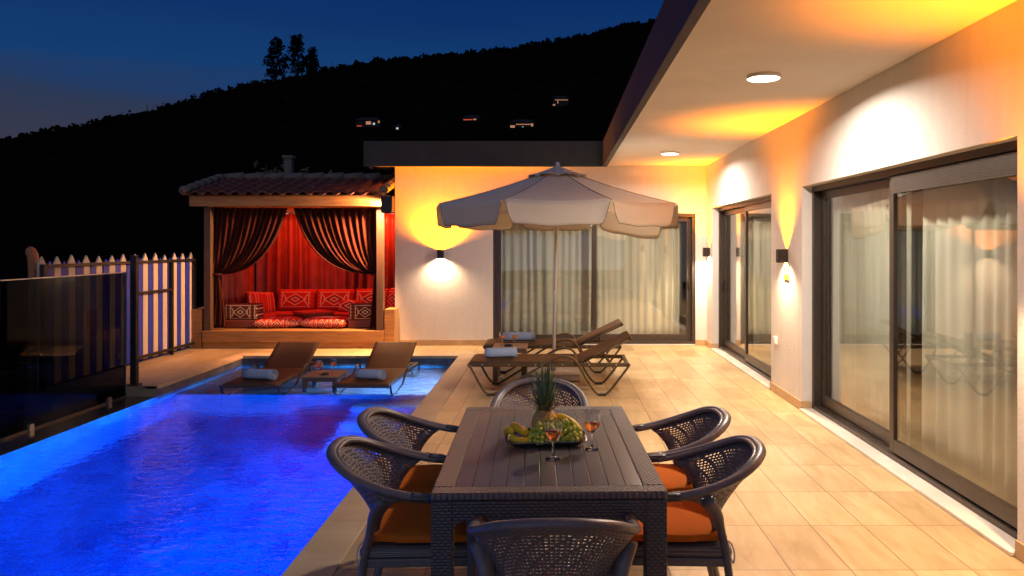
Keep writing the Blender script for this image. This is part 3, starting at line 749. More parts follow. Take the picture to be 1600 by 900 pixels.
for o, X_ in ((lc,-5.60),(rc,-2.98)):
    b_ = MB(); b_.tube([(X_+.085*math.cos(a),12.50+.06*math.sin(a),1.20) for a in [2*PI*i/20 for i in range(20)]],.014,8,True,sx=1.6,sy=.6)
    b_.build('tieback', M['maroon'], o, True)
GB = 'red curtains lining the gazebo'
pleats('gazebo_curtain','long red curtain lining the whole back of the gazebo',(-5.66,14.33),(-2.95,14.33),.62,2.27,M['redcurtain'],.095,.21,11,GB)
pleats('gazebo_curtain','red curtain lining the gazebo side towards the fence',(-5.66,14.2),(-5.66,12.75),.62,2.27,M['redcurtain'],.07,.19,12,GB)

def cushion(name, label, sx, sy, sz, loc, rot, mat, cat='cushion', group=None, puff=.25, seam=False):
    """pillow shape: squarish in plan, swollen in the middle, pinched edges"""
    def face(sgn):
        def fn(u, v):
            a, c_ = 2*u-1, 2*v-1
            e = (1-abs(a)**4)*(1-abs(c_)**4)
            return (a*sx/2*(1-.04*(1-c_*c_)*0), sgn*(sy/2)*(.25+.75*max(0,e)**.5)*1.0 if e>0 else 0, c_*sz/2)
        return fn
    mb = MB(); mb.grid(face(-1),16,12); mb.grid(lambda u,v: face(1)(1-u,v),16,12)
    def rim(pts):
        mb.add(pts, [(i,i+1,len(pts)//2+i+1,len(pts)//2+i) for i in range(len(pts)//2-1)])
    for ed in (lambda t:(t,0),lambda t:(t,1),lambda t:(0,t),lambda t:(1,t)):
        p = [face(-1)(*ed(i/16)) for i in range(17)]; q_ = [face(1)(*ed(i/16)) for i in range(17)]
        rim(p+q_)
    o = mb.build(name, mat, None, True, weld=True)
    o.location = loc; o.rotation_euler = rot
    return tag(o, label, cat, group)
sm = MB(); sm.box(GX0+.15,GX1-.12,13.55,14.30,.292,.46); 
tag(sm.build('seat_mattress', M['redcloth'], None, bevel=.03, seg=3),'long red floor seat mattress along the back of the gazebo','mattress')
sm2 = MB(); sm2.box(GX0+.15,GX0+.75,12.98,13.54,.292,.45)
tag(sm2.build('seat_mattress', M['redcloth'], None, bevel=.03, seg=3),'short red seat mattress on the fence side of the gazebo','mattress')
gk = 'kilim back cushions in the gazebo'
cushion('back_cushion','red kilim back cushion with one large diamond, next to the slanted corner cushion',.72,.16,.40,(-4.86,14.16,.66),(R(-12),0,0),M['kilim'],group=gk)
cushion('back_cushion','red kilim back cushion in the middle of the gazebo bench',.70,.16,.40,(-4.14,14.16,.66),(R(-12),0,R(1)),M['kilim'],group=gk)
cushion('back_cushion','widest red kilim back cushion with a chain of diamonds',.62,.16,.40,(-3.46,14.16,.67),(R(-12),0,0),M['kilim'],group=gk)
cushion('back_cushion','red kilim back cushion beside the white house wall, half hidden',.36,.16,.42,(-2.99,14.0,.68),(R(-10),0,R(-40)),M['kilim'],group=gk)
cushion('back_cushion','red flowered cushion leaning at an angle by the side curtain',.62,.16,.40,(-5.36,13.72,.64),(R(-14),R(4),R(62)),M['kilim_small'],group=gk)
cushion('back_cushion','small red cushion leaning against the widest back cushion',.40,.12,.24,(-3.80,13.90,.56),(R(-18),0,0),M['kilim'],group=gk)
ga = 'dark kilim arm bolsters'
for X_, lab in ((-5.30,'dark kilim bolster block by the gazebo post nearest the fence'),(-3.22,'dark kilim bolster block by the gazebo post nearest the house')):
    b_ = MB(); b_.box(-.27,.27,-.16,.16,.14,.40)
    o = b_.build('arm_bolster', M['kilim_dark'], None, bevel=.03, seg=3); o.location = (X_,12.86,.292)
    tag(o, lab, 'bolster', ga)
    b2 = MB(); b2.box(-.29,.29,-.17,.17,0,.138); b2.build('bolster_base', M['lowtable'], o, bevel=.02)
gf = 'red floor cushions'
cushion('floor_cushion','flat red floor cushion on the fence side of the low table',.78,.16,.62,(-4.72,12.95,.37),(R(90),0,R(8)),M['kilim_small'],group=gf)
cushion('floor_cushion','flat red floor cushion on the house side of the low table',.80,.17,.62,(-3.90,12.93,.375),(R(90),0,R(-7)),M['kilim_small'],group=gf)
lt = thing('low_table','low dark square table set cornerwise among red floor cushions','table',(-4.28,13.32,.292),R(45))
MB().box(-.27,.27,-.27,.27,.20,.235).build('tabletop', M['redcloth'], lt, bevel=.005)
MB().box(-.25,.25,-.25,.25,.10,.199).build('apron', M['lowtable'], lt)
for sx in (-1,1):
    for sy in (-1,1): MB().box(sx*.22-.025,sx*.22+.025,sy*.22-.025,sy*.22+.025,0,.10).build('leg', M['lowtable'], lt)
# chimney pipe and a bush behind the gazebo
ch = thing('chimney_post','pale square chimney post rising behind the gazebo roof','chimney',(-5.25,14.85,0))
MB().box(-.07,.07,-.07,.07,-.6,3.37).build('shaft', M['mortar'], ch); MB().box(-.1,.1,-.1,.1,3.371,3.42).build('cap', M['mortar'], ch)
def shrub(name, label, loc, r, h, k, mat, seed, leaf=.07, group=None):
    random.seed(seed)
    t = thing(name, label, 'shrub', loc, 0, group)
    cr = MB(); stm = MB()
    for _ in range(9):
        a = random.uniform(0,2*PI); q_ = random.uniform(.3,.9)
        stm.tube([(0,0,0),(r*.4*q_*math.cos(a),r*.4*q_*math.sin(a),h*.5),(r*q_*math.cos(a),r*q_*math.sin(a),h*random.uniform(.75,1))],[.025,.015,.006],5)
    for _ in range(k):
        a = random.uniform(0,2*PI); q_ = random.random()**.5; z = h*random.uniform(.2,1.0); rr = r*q_*(1-.5*abs(z/h-.55))
        p = Vector((rr*math.cos(a),rr*math.sin(a),z+.1*math.sin(a*5)))
        u = Vector((random.gauss(0,1),random.gauss(0,1),random.gauss(0,.6))).normalized(); v = u.orthogonal().normalized()
        s_ = leaf*random.uniform(.6,1.3); wv = u.cross(v)*.1*s_
        cr.add([p-u*s_,p+v*s_*.4+wv,p+u*s_,p-v*s_*.4+wv],[(0,1,2),(0,2,3)])
    stm.build('stem', M['bark'], t, True); cr.build('foliage', mat, t)
    return t
gsb = 'shrubs in the dark around the terrace'
shrub('shrub','sparse leafy shrub beside the chimney post behind the gazebo',(-5.55,15.2,1.0),.75,2.3,260,M['leaf'],21,.08,gsb)
shrub('shrub','low leafy shrub peeking over the gazebo roof',(-4.7,15.3,1.2),.7,1.85,240,M['leaf'],22,.08,gsb)
shrub('shrub','dim brownish bush in the dark beyond the glass panel',(-7.0,9.0,-1.4),1.0,1.6,1100,M['leaf'],23,.09,gsb)
shrub('shrub','dark bush on the slope below the overflow ledge',(-7.9,8.3,-2.6),1.3,2.0,1200,M['leaf'],24,.1,gsb)

# ------------------------------------------------------------------ fence, railing, glass
fe = thing('picket_fence','blue and white striped picket fence with pointed boards','fence',(-5.97,8.72,0))
n_ = 27
for i in range(n_):
    y = i*.138; wv = .124; top = 1.53+random.uniform(-.02,.02); x = random.uniform(-.006,.006)
    if i % 2 == 0: top += .02; 
    else: top -= .05
    P = [(y,.04),(y+wv,.04),(y+wv,top-.09),(y+wv*.5,top),(y,top-.09)]
    vs = [(x,a,c_) for a,c_ in P]+[(x+.02,a,c_) for a,c_ in P]
    pk = MB().add(vs,[(4,3,2,1,0),(5,6,7,8,9)]+[(k,(k+1)%5,5+(k+1)%5,5+k) for k in range(5)])
    o = pk.build('picket', M['white_board'] if i%2==0 else M['blue_board'], fe)
    o['label'] = 'white board' if i % 2 == 0 else 'blue board'
MB().box(-.04,-.008,0,n_*.138,.25,.32).box(-.04,-.008,0,n_*.138,1.10,1.17).build('back_rail', M['wood_dark'], fe)
ra = thing('metal_railing','black metal railing frame in front of the striped fence','railing',(-5.92,8.74,0))
for z, y0, y1 in ((1.44,0,3.66),(1.0,1.9,2.92),(.09,1.9,3.66)): MB().box(-.02,.02,y0,y1,z-.018,z+.018).build('rail', M['blackmetal'], ra)
for y in (.02,1.9,2.93,3.66): MB().box(-.022,.022,y-.022,y+.022,0,1.46).build('post', M['blackmetal'], ra)
ps = thing('steel_post','black square post at the corner of the overflow ledge','post',(-5.095,9.16,0))
MB().box(-.035,.035,-.035,.035,-.004,1.56).build('shaft', M['blackmetal'], ps, bevel=.004); MB().box(-.07,.07,-.05,.05,-.003,.012).build('foot_plate', M['blackmetal'], ps)
gbl = thing('glass_balustrade','dark glass balustrade panel along the overflow ledge','balustrade',(-5.16,9.08,WZ+.006))
for y0, y1 in ((-2.03,0),(-4.1,-2.07)):
    MB().box(-.006,.006,y0,y1,.02,1.475).build('glass', M['dark_glass'], gbl)
    MB().box(-.011,.011,y0,y1,1.476,1.486).build('top_edge', M['steel'], gbl)
    MB().box(-.011,.011,y1-.008,y1+.004,.02,1.475).build('edge_strip', M['steel'], gbl)
    MB().box(-.02,.02,y0,y1,.0,.019).build('bottom_rail', M['alu_light'], gbl)
for y in (-.35,-1.65): MB().box(-.03,.03,y-.03,y+.03,.0,.06).build('clamp', M['steel'], gbl)
wp = thing('wooden_post','rounded orange brown wooden post beyond the striped fence','post',(-6.2,9.0,0))
MB().tube(crom([(0,0,-2.5),(0,0,.6),(.01,0,1.2),(.0,0,1.5),(-.03,0,1.6),(-.07,0,1.63)],5),[.06]*21+[.058,.055,.05,.04,.03],12).build('shaft', M['post_wood'], wp, True)

# ------------------------------------------------------------------ dining table
TX, TY, TR = -.055, 3.655, R(1.7)
tw, tl, th = .452, .77, .75
tbl = thing('dining_table','dark woven rattan dining table with plank top, set with fruit and wine','table',(TX,TY,0),TR)
bw = .085
bo = MB(); e = .012
bo.box(-tw,tw,-tl,-tl+bw,th-.03,th).box(-tw,tw,tl-bw,tl,th-.03,th).box(-tw,-tw+bw,-tl+bw,tl-bw,th-.03,th).box(tw-bw,tw,-tl+bw,tl-bw,th-.03,th)
bo.build('top_border', M['tweave'], tbl, bevel=.008, seg=3)
pk = MB(); npl = 11; wd = (2*tw-2*bw)/npl
for i in range(npl):
    x = -tw+bw+i*wd
    pk.box(x+.0012,x+wd-.0012,-tl+bw+.001,tl-bw-.001,th-.028,th-.002)
pk.build('plank_panel', M['plank'], tbl, bevel=.0015)
MB().box(-tw+bw-.01,tw-bw+.01,-tl+bw-.01,tl-bw+.01,th-.04,th-.031).build('under_panel', M['rubber'], tbl)
ap = MB(); lw = .085
for sy in (-1,1): ap.box(-tw+lw,tw-lw,min(sy*(tl-.03),sy*(tl-.004)),max(sy*(tl-.03),sy*(tl-.004)),th-.105,th-.031)
for sx in (-1,1): ap.box(min(sx*(tw-.03),sx*(tw-.004)),max(sx*(tw-.03),sx*(tw-.004)),-tl+lw,tl-lw,th-.105,th-.031)
def fillet(x0, sx, y0, y1, z1, r=.05):   # rounded inner corner between leg and apron (front faces)
    pts = [(x0,z1)]+[(x0+sx*r*(1-math.sin(a)), z1-r*(1-math.cos(a))) for a in [PI/2*i/6 for i in range(7)]]
    n = len(pts); vs = [(x,y0,z) for x,z in pts]+[(x,y1,z) for x,z in pts]
    ap.add(vs,[tuple(range(n)),tuple(range(n,2*n))[::-1]]+[(k,n+k,n+(k+1)%n,(k+1)%n) for k in range(n)])
for sy in (-1,1):
    ya, yb = sorted((sy*(tl-.03),sy*(tl-.004)))
    fillet(-tw+lw,1,ya,yb,th-.105); fillet(tw-lw,-1,ya,yb,th-.105)
ap.build('apron', M['tweave_v'], tbl)
for sx in (-1,1):
    for sy in (-1,1):
        xa, xb = sorted((sx*(tw-.003),sx*(tw-lw))); ya, yb = sorted((sy*(tl-.003),sy*(tl-lw)))
        MB().box(xa,xb,ya,yb,0,th-.031).build('leg', M['tweave_v'], tbl, bevel=.006)

# ------------------------------------------------------------------ armchairs
def rimP(s_):
    """back and arm rim, s_ in [-1,1], 0 at the back centre"""
    K = [(0,-.295,.805),(.105,-.286,.799),(.195,-.243,.777),(.256,-.165,.737),(.283,-.055,.697),(.287,.06,.668),(.281,.18,.652),(.268,.285,.640)]
    a = abs(s_)*(len(K)-1); i = min(int(a), len(K)-2); t = a-i
    g_ = lambda j: Vector((-K[-j][0],K[-j][1],K[-j][2])) if j < 0 else Vector(K[min(j,len(K)-1)])
    p0,p1,p2,p3 = g_(i-1),g_(i),g_(i+1),g_(i+2)
    p = .5*((2*p1)+(p2-p0)*t+(2*p0-5*p1+4*p2-p3)*t*t+(3*p1-p0-3*p2+p3)*t**3)
    return Vector((math.copysign(p.x, s_) if s_ else 0, p.y, p.z))
def shellP(u, v):
    """u -1..1 around, v 0 rim .. 1 seat"""
    r_ = rimP(u*.70) - Vector((0,0,.012))
    au = abs(u); bx = math.copysign(.150*au**.9+.085*au**8, u); by = -.075-.02*au**8
    b_ = Vector((bx,by,.425+.135*au**8))
    vv = v
    p = r_.lerp(b_, vv)
    bul = math.sin(PI*v)
    p += Vector((-p.x*.04*bul, .030*bul*(1-u*u), 0))
    return p
def make_chair(label):
    t = thing('armchair', label, 'chair', (0,0,0), 0, 'woven armchairs around the dining table')
    S = [i/40 for i in range(-40,41)]
    rim = [rimP(s_) for s_ in S]
    ext = [Vector((.260,.318,.60)),Vector((.255,.326,.54))]
    full = [Vector((-p.x,p.y,p.z)) for p in ext[::-1]]+rim+ext
    full = crom(full, 2)
    a = MB(); a.tube(full, .0225, 12, sx=.75, sy=1.0, up=(0,0,1))
    lip = [rimP(s_) for s_ in [i/40 for i in range(-32,33)]]
    lip = [Vector((p.x*.925,p.y*.925+.002,p.z-.004)) for p in lip]
    a.tube(lip,.0115,8)
    a.build('arm_rim', M['rattan_rim'], t, True)
    # cross-wound bands on each arm
    for sg_ in (-1,1):
        bd = MB(); pts = [rimP(sg_*s_) for s_ in (.74,.76,.78,.80,.82,.84)]
        bd.tube(pts,.0258,12,sx=.74,sy=1.0,up=(0,0,1)); bd.build('arm_band', M['tweave_v'], t, True)
    # perforated shell
    nu, nv = 50, 24
    sh_ = MB()
    for j in range(nv):
        for i in range(nu):
            u0, u1 = -1+2*i/nu, -1+2*(i+1)/nu; v0, v1 = j/nv, (j+1)/nv
            off = (1/nu) if j % 2 else 0
            c = [shellP(max(-1,min(1,u0)),v0),shellP(u1,v0),shellP(u1,v1),shellP(u0,v1)]
            hole = 2 <= i < nu-2 and 2 <= j < nv-2 and (i+j) % 5 != 0
            if not hole: sh_.add(c,[(0,1,2,3)])
            else:
                fu, fv = .17, .20
                um, vm = (u1-u0), (v1-v0)
                h_ = [shellP(u0+um*fu,v0+vm*fv),shellP(u1-um*fu,v0+vm*fv),shellP(u1-um*fu,v1-vm*fv),shellP(u0+um*fu,v1-vm*fv)]
                sh_.add(c+h_,[(0,1,5,4),(1,2,6,5),(2,3,7,6),(3,0,4,7)])
    sh_.build('backrest', M['rattan'], t, True, weld=True, solid=.006)
    # legs
    for sg_ in (-1,1):
        lg_ = MB()
        lg_.tube(crom([(sg_*.262,-.030,.645),(sg_*.236,-.075,.575),(sg_*.228,-.095,.50),(sg_*.238,-.115,.40),(sg_*.244,-.140,.2),(sg_*.25,-.185,0)],4),
                 [.036,.036,.034,.033,.030,.028,.025,.023,.022,.022,.022,.022,.022,.021,.021,.020,.020,.019,.019,.018,.018],10,sx=.7,sy=1)
        lg_.build('leg', M['rattan_rim'], t, True)
        lf = MB(); lf.tube(crom([(sg_*.255,.322,.575),(sg_*.254,.328,.44),(sg_*.25,.328,.2),(sg_*.252,.335,0)],4),[.022]*8+[.021,.02,.019,.018,.018],10)
        lf.build('leg', M['rattan_rim'], t, True)
    s_ = MB(); s_.box(-.235,.235,-.14,.322,.392,.432); s_.build('seat', M['rattan'], t, bevel=.012, seg=3)
    sf = MB(); sf.box(-.238,-.212,-.13,.31,.355,.391).box(.212,.238,-.13,.31,.355,.391).box(-.211,.211,.285,.31,.355,.391).box(-.211,.211,-.138,-.112,.355,.391); sf.build('seat_frame', M['rattan_rim'], t, bevel=.005)
    # seat cushion
    def cu(u, v, sgn):
        a_, c_ = 2*u-1, 2*v-1
        x = a_*.222*(1-.0*c_); y = c_*.222+.098
        if y < 0: x *= 1-.10*(-c_)
        e_ = (1-a_**8)*(1-c_**8)
        return (x,y,.464+sgn*(.022+.012*max(0,(1-a_*a_)*(1-c_*c_)))*(.62+.38*max(0,e_)))
    cm = MB(); cm.grid(lambda u,v: cu(u,v,1),18,18); cm.grid(lambda u,v: cu(1-u,v,-1),18,18)
    for ed in (lambda q:(q,0),lambda q:(1,q),lambda q:(1-q,1),lambda q:(0,1-q)):
        p = [cu(*ed(i/18),1) for i in range(19)]; q_ = [cu(*ed(i/18),-1) for i in range(19)]
        cm.add(p+q_,[(i,19+i,20+i,i+1) for i in range(18)])
    cs = cm.build('cushion', M['cushion'], t, False, weld=True, bevel=.006)
    for sg_ in (-1,1):
        tm = MB(); tm.tube(crom([(sg_*.200,-.115,.455),(sg_*.240,-.135,.452),(sg_*.266,-.142,.42),(sg_*.262,-.138,.385),(sg_*.258,-.130,.40),(sg_*.210,-.118,.45)],5),.0035,6)
        tm.build('tie_cord', M['tie'], t, True)
    return t
GC2 = None
ch0 = make_chair('woven dark armchair at the pool side of the table, nearer the viewer')
ch0.location = (-.69,3.38,0); ch0.rotation_euler.z = R(-88)
dup(ch0,(-.715,3.98,0),R(-92),'woven dark armchair at the pool side of the table, nearer the sun loungers')
dup(ch0,(.59,3.39,0),R(88),'woven dark armchair on the house side of the table, nearer the viewer')
dup(ch0,(.575,4.0,0),R(93),'woven dark armchair on the house side of the table, nearer the parasol')
dup(ch0,(-.115,4.68,0),R(179),'woven dark armchair at the far head of the table, behind the pineapple')
dup(ch0,(-.015,2.71,0),R(1),'woven dark armchair at the near head of the table, back to the viewer')

# ------------------------------------------------------------------ wine glasses
def make_glass(label, loc):
    t = thing('wine_glass', label, 'wine glass', loc, 0, 'stemmed glasses of rose wine')
    g_ = MB()
    outer = [(.0,.0),(.031,.0),(.032,.002),(.012,.006),(.0045,.012),(.0038,.04),(.0040,.066),(.008,.074),(.022,.083),(.034,.100),(.0395,.120),(.0395,.140),(.0362,.160),(.0345,.1692),(.0342,.1700)]
    inner = [(.0337,.1700),(.0334,.1692),(.0352,.160),(.0380,.140),(.0380,.120),(.0325,.1015),(.021,.0855),(.008,.077),(.0,.0755)]
    g_.lathe(outer+inner,28); g_.build('bowl', M['wineglass'], t, True)
    wn_ = MB(); wn_.lathe([(.0,.0765),(.008,.078),(.0205,.0865),(.032,.102),(.0374,.1205),(.0374,.1225),(.0,.1225)],28)
    wn_.build('wine', M['wine'], t, True)
    return t
gl0 = make_glass('wine glass standing alone beside the fruit tray on the dining table',(.156,3.50,th+.001))
dup(gl0,(-.022,3.345,th+.001),0,'wine glass in front of the fruit tray, nearest the viewer')

# ------------------------------------------------------------------ fruit tray
TZ = th+.001
tr = MB(); TCX, TCY, TRZ = -.06, 3.63, R(6)
def trayfn(u, v):
    a, c_ = 2*u-1, 2*v-1
    e_ = max(abs(a)**1.0, abs(c_)); 
    lift = .022*sstep(.72,1.0,max(abs(a),abs(c_)))
    wob = 1+.03*math.cos(3*PI*a)*(abs(c_)>.7)
    return (a*.195*(1-.06*c_*c_), c_*.125*wob*(1-.08*a*a), .004+lift)
tr.grid(trayfn, 30, 22)
tray = tr.build('fruit_tray', M['tray'], None, True, solid=.004); tray.location = (TCX,TCY,TZ); tray.rotation_euler.z = TRZ
tag(tray, 'dark metal tray piled with fruit on the dining table', 'tray')
def on_tray(x, y, z):
    c_, s_ = math.cos(TRZ), math.sin(TRZ); return (TCX+x*c_-y*s_, TCY+x*s_+y*c_, TZ+z)
pa = thing('pineapple','whole pineapple with a tall spiky crown standing on the fruit tray','pineapple',on_tray(.0,.045,.009),R(20))
def pf_(u, v):
    a = u*2*PI; z = v*.135; r_ = .060*max(0,math.sin(PI*(.12+.80*v)))**.55
    s_ = math.sin(8*a+v*22)*math.sin(8*a-v*22)
    r_ += .0045*(abs(s_)**.5) if .02<v<.98 else 0
    return (r_*math.cos(a), r_*math.sin(a), z)
pb = MB(); pb.grid(pf_,96,44); pb.build('body', M['pine'], pa, True, weld=True)
random.seed(5)
def leaves(k0, k1):
    lv = MB()
    for k in range(k0, k1):
        q_ = k/58; a = k*2.39996; ln = .085+.125*q_*random.uniform(.8,1.1); wd = .0105
        lean = 1.12-1.0*q_+random.uniform(-.08,.08); z0 = .118+.075*q_*.8; r0 = .02*(1-q_*.8)
        pts = []
        for i in range(6):
            tt = i/5; rr = r0+ln*tt*math.sin(lean)*(1-.25*tt)+.012*tt*tt*(1-q_)*2; zz = z0+ln*tt*math.cos(lean*(.55+.55*tt))
            wv = wd*(1-tt)**.7+.0006
            c_ = Vector((rr*math.cos(a),rr*math.sin(a),zz)); tg = Vector((-math.sin(a),math.cos(a),0))
            up_ = Vector((math.cos(a)*.003,math.sin(a)*.003,.0))*(1-tt)
            pts += [c_-tg*wv+up_, c_-up_, c_+tg*wv+up_]
        lv.add(pts,[(3*i+j,3*i+j+1,3*i+j+4,3*i+j+3) for i in range(5) for j in range(2)])
    return lv
leaves(0,16).build('dry_leaf_ring', M['pineleaf_dry'], pa, True, solid=.0012)
leaves(16,58).build('crown', M['pineleaf'], pa, True, solid=.0012)
bn_n = [0]
def banana(label, pts, r=.017):
    t = thing('banana', label, 'banana', (0,0,0), 0, 'bananas on the fruit tray')
    P = crom([on_tray(*p) for p in pts], 5); n = len(P)
    rs = [r*min(1, .35+ (i/n)*4, .30+((n-1-i)/n)*4) for i in range(n)]
    MB().tube(P, rs, 7).build('skin', M['banana'], t, True, sub=1)
    MB().tube([P[-1], P[-1]+(P[-1]-P[-3]).normalized()*.016],[r*.30,r*.22],6).build('stem', M['banana_tip'], t, True)
banana('banana lying lowest at the pool end of the fruit tray',[(-.168,-.02,.034),(-.150,-.062,.03),(-.115,-.085,.028),(-.075,-.088,.027)],.0205)
banana('banana arched over the others at the pool end of the tray',[(-.150,.05,.055),(-.150,.0,.078),(-.128,-.045,.074),(-.092,-.07,.050)],.0205)
banana('banana curled along the outer edge of the tray at the pool end',[(-.178,.06,.032),(-.182,.02,.045),(-.174,-.02,.062),(-.150,-.05,.058)],.020)
banana('short banana tip poking out beneath the arched bananas',[(-.115,.03,.045),(-.112,-.01,.062),(-.098,-.045,.055),(-.085,-.066,.075)],.0185)
banana('banana reaching past the grapes at the house end of the tray',[(.045,.075,.10),(.09,.06,.098),(.135,.035,.076),(.168,.005,.046)],.020)
banana('banana lying behind the grapes at the house end of the tray',[(.06,.10,.075),(.105,.085,.075),(.15,.06,.058),(.182,.03,.036)],.016)
random.seed(11)
gm = MB(); gm.lathe([(0,-.0125)]+[(.0118*math.sin(PI*i/8),-.0125*math.cos(PI*i/8)) for i in range(1,8)]+[(0,.0125)],12)
first = None
def bunch(label, cx_, cy_, rx, ry, h, k):
    global first
    t = thing('grape_bunch', label, 'grapes', on_tray(cx_,cy_,.012), TRZ, 'bunches of green grapes')
    MB().tube([(0,0,.03),(.01,.01,h*.8),(.02,.02,h+.015)],[.004,.003,.002],6).build('stalk', M['stalk'], t, True)
    pos = []; tries = 0
    while len(pos) < k and tries < 9000:
        tries += 1
        a = random.uniform(0,2*PI); q_ = random.random()**.5; x, y = rx*q_*math.cos(a), ry*q_*math.sin(a)
        z = .012+random.random()*h*(1-q_**2)
        p = Vector((x,y,z))
        if all((p-o_).length > .0185 for o_ in pos): pos.append(p)
    for p in pos:
        if first is None: first = gm.build('grape', M['grape'], t, True); o = first
        else: o = first.copy(); C.objects.link(o); o.parent = t
        o.location = p; o.rotation_euler = (random.uniform(-.5,.5),random.uniform(-.5,.5),random.random()); s_ = random.uniform(.9,1.12); o.scale = (s_,s_,s_)
bunch('green grapes heaped in front of the pineapple',-.02,-.055,.085,.055,.085,75)
bunch('green grapes heaped at the house end of the tray',.095,-.02,.075,.07,.085,75)

# ------------------------------------------------------------------ sun loungers
def make_lounger(label):
    """foot end at -x, head at +x; width along y"""
    t = thing('sun_lounger', label, 'sun lounger', (0,0,0), 0, 'bronze framed sling sun loungers')
    hw = .33; zr = .345; x0, x1, xh = -.905, .905, .33
    for sy in (-1,1):
        path = crom([(x0,0,zr+.01),(x0+.04,0,zr-.04),(x0+.16,0,.09),(x0+.22,0,.026),(x0+.27,0,.018),(x0+.34,0,.04),(x0+.60,0,.20),(x0+.92,0,.385),(x0+1.05,0,.432),(x0+1.14,0,.43),(x0+1.22,0,.37),(x0+1.36,0,.13),(x0+1.44,0,.03),(x0+1.50,0,.018),(x0+1.56,0,.03),(x0+1.64,0,.12),(x0+1.78,0,zr-.04),(x1,0,zr+.01)],4)
        path = [Vector((p.x,sy*(hw+.018),p.z)) for p in path]
        lg_ = MB().tube(path,.0135,8).build('side_leg', M['frame_br'], t, True)
        for fx in (x0+.26,x0+1.50): MB().box(fx-.045,fx+.045,sy*(hw+.018)-.02,sy*(hw+.018)+.02,0,.024).build('rubber_foot', M['rubber'], lg_, bevel=.005)
        rl = MB(); rl.box(x0,x1,min(sy*hw,sy*(hw-.03)),max(sy*hw,sy*(hw-.03)),zr-.025,zr+.02)
        rr_ = rl.build('side_rail', M['frame_br'], t, bevel=.005)
        for i in range(6):
            x = x0+.16+i*.30
            MB().lathe([(0,-.001),(.008,-.001),(.008,.003),(0,.004)],8).build('rivet', M['steel'], rr_)
            rv = rr_.children[-1]; rv.location = (x,sy*(hw+.001),zr); rv.rotation_euler = (R(-90*sy),0,0)
    for x in (x0+.02,xh-.02,x1-.02): MB().box(x-.02,x+.02,-hw+.031,hw-.031,zr-.02,zr+.012).build('cross_bar', M['frame_br'], t, bevel=.004)
    def seat(u, v):
        x = x0+.005+u*(xh-x0); a = 2*v-1
        return (x,a*(hw-.004),zr+.026-.010*(1-a*a)*math.sin(PI*u)-.012*(1-sstep(0,.03,u)))
    MB().grid(seat,30,10).build('sling_seat', M['sling'], t, True, solid=.005)
    ang = R(25.5); bl = .66
    ca, sa = math.cos(ang), math.sin(ang)
    def back(u, v):
        a = 2*v-1; d_ = .01+u*bl; n_ = .012-.014*(1-a*a)*math.sin(PI*u)
        return (xh+d_*ca-n_*sa, a*(hw-.03), zr+.01+d_*sa+n_*ca)
    bk = MB().grid(back,22,10).build('backrest', M['sling'], t, True, solid=.005)
    for sy in (-1,1):
        y = sy*(hw-.045)
        MB().tube([(xh,y,zr),(xh+bl*ca,y,zr+bl*sa)],.014,6).build('back_tube', M['frame_br'], bk, True)
    MB().tube([(xh+bl*ca,-hw+.03,zr+bl*sa),(xh+bl*ca,hw-.03,zr+bl*sa)],.016,6).build('head_bar', M['frame_br'], bk, True)
    st_ = MB(); st_.tube([(xh+.30*ca,-.16,zr+.30*sa-.01),(xh+.42,-.16,zr-.09)],.010,6); st_.tube([(xh+.30*ca,.16,zr+.30*sa-.01),(xh+.42,.16,zr-.09)],.010,6); st_.tube([(xh+.42,-.17,zr-.09),(xh+.42,.17,zr-.09)],.010,6)
    st_.build('support_strut', M['frame_br'], t, True)
    return t
lo = make_lounger('brown sling sun lounger on the tiles, in front of the parasol pole')
lo.location = (-.105,8.85,0)
dup(lo,(-.08,10.34,0),R(.5),'brown sling sun lounger on the tiles, behind the parasol pole')
dup(lo,(-3.76,10.145,SZ+.001),R(90.5),'brown sling sun lounger standing in the water nearer the striped fence')
dup(lo,(-2.37,10.145,SZ+.001),R(89),'brown sling sun lounger standing in the water nearer the patio')

def towel(label, loc, rot, ln=.36, r=.062):
    mb = MB(); turns = 3.6; n = 90; pts = []
    for i in range(n+1):
        a = turns*2*PI*i/n; rr = .008+(r-.008)*i/n; pts.append((rr*math.cos(a),rr*math.sin(a)))
    th_ = (r-.008)/turns*.80
    def fn(u, v):
        i = u*n; k = min(int(i),n-1); f_ = i-k
        x = pts[k][0]+(pts[k+1][0]-pts[k][0])*f_; y = pts[k][1]+(pts[k+1][1]-pts[k][1])*f_
        z = (v-.5)*ln + .010*math.sin(u*17)*(1 if v in (0,1) else 0)
        return (z, x, y)
    mb.grid(fn,n,6)
    o = mb.build('rolled_towel', M['towel'], None, True, solid=th_)
    o.location = loc; o.rotation_euler = rot
    return tag(o, label, 'towel', 'rolled pale blue towels')
LZ = .345+.026
towel('rolled pale blue towel at the foot of the lounger in front of the parasol',(-.66,8.82,LZ+.062),(0,0,R(10)))
towel('rolled pale blue towel at the foot of the lounger behind the parasol',(-.53,10.36,LZ+.064),(0,0,R(4)),.42,.064)
towel('rolled pale blue towel on the water lounger nearer the striped fence',(-3.74,9.56,SZ+LZ+.064),(0,0,R(-12)),.40,.07)
towel('rolled pale blue towel on the water lounger nearer the patio',(-2.36,9.58,SZ+LZ+.062),(0,0,R(-14)),.36,.066)

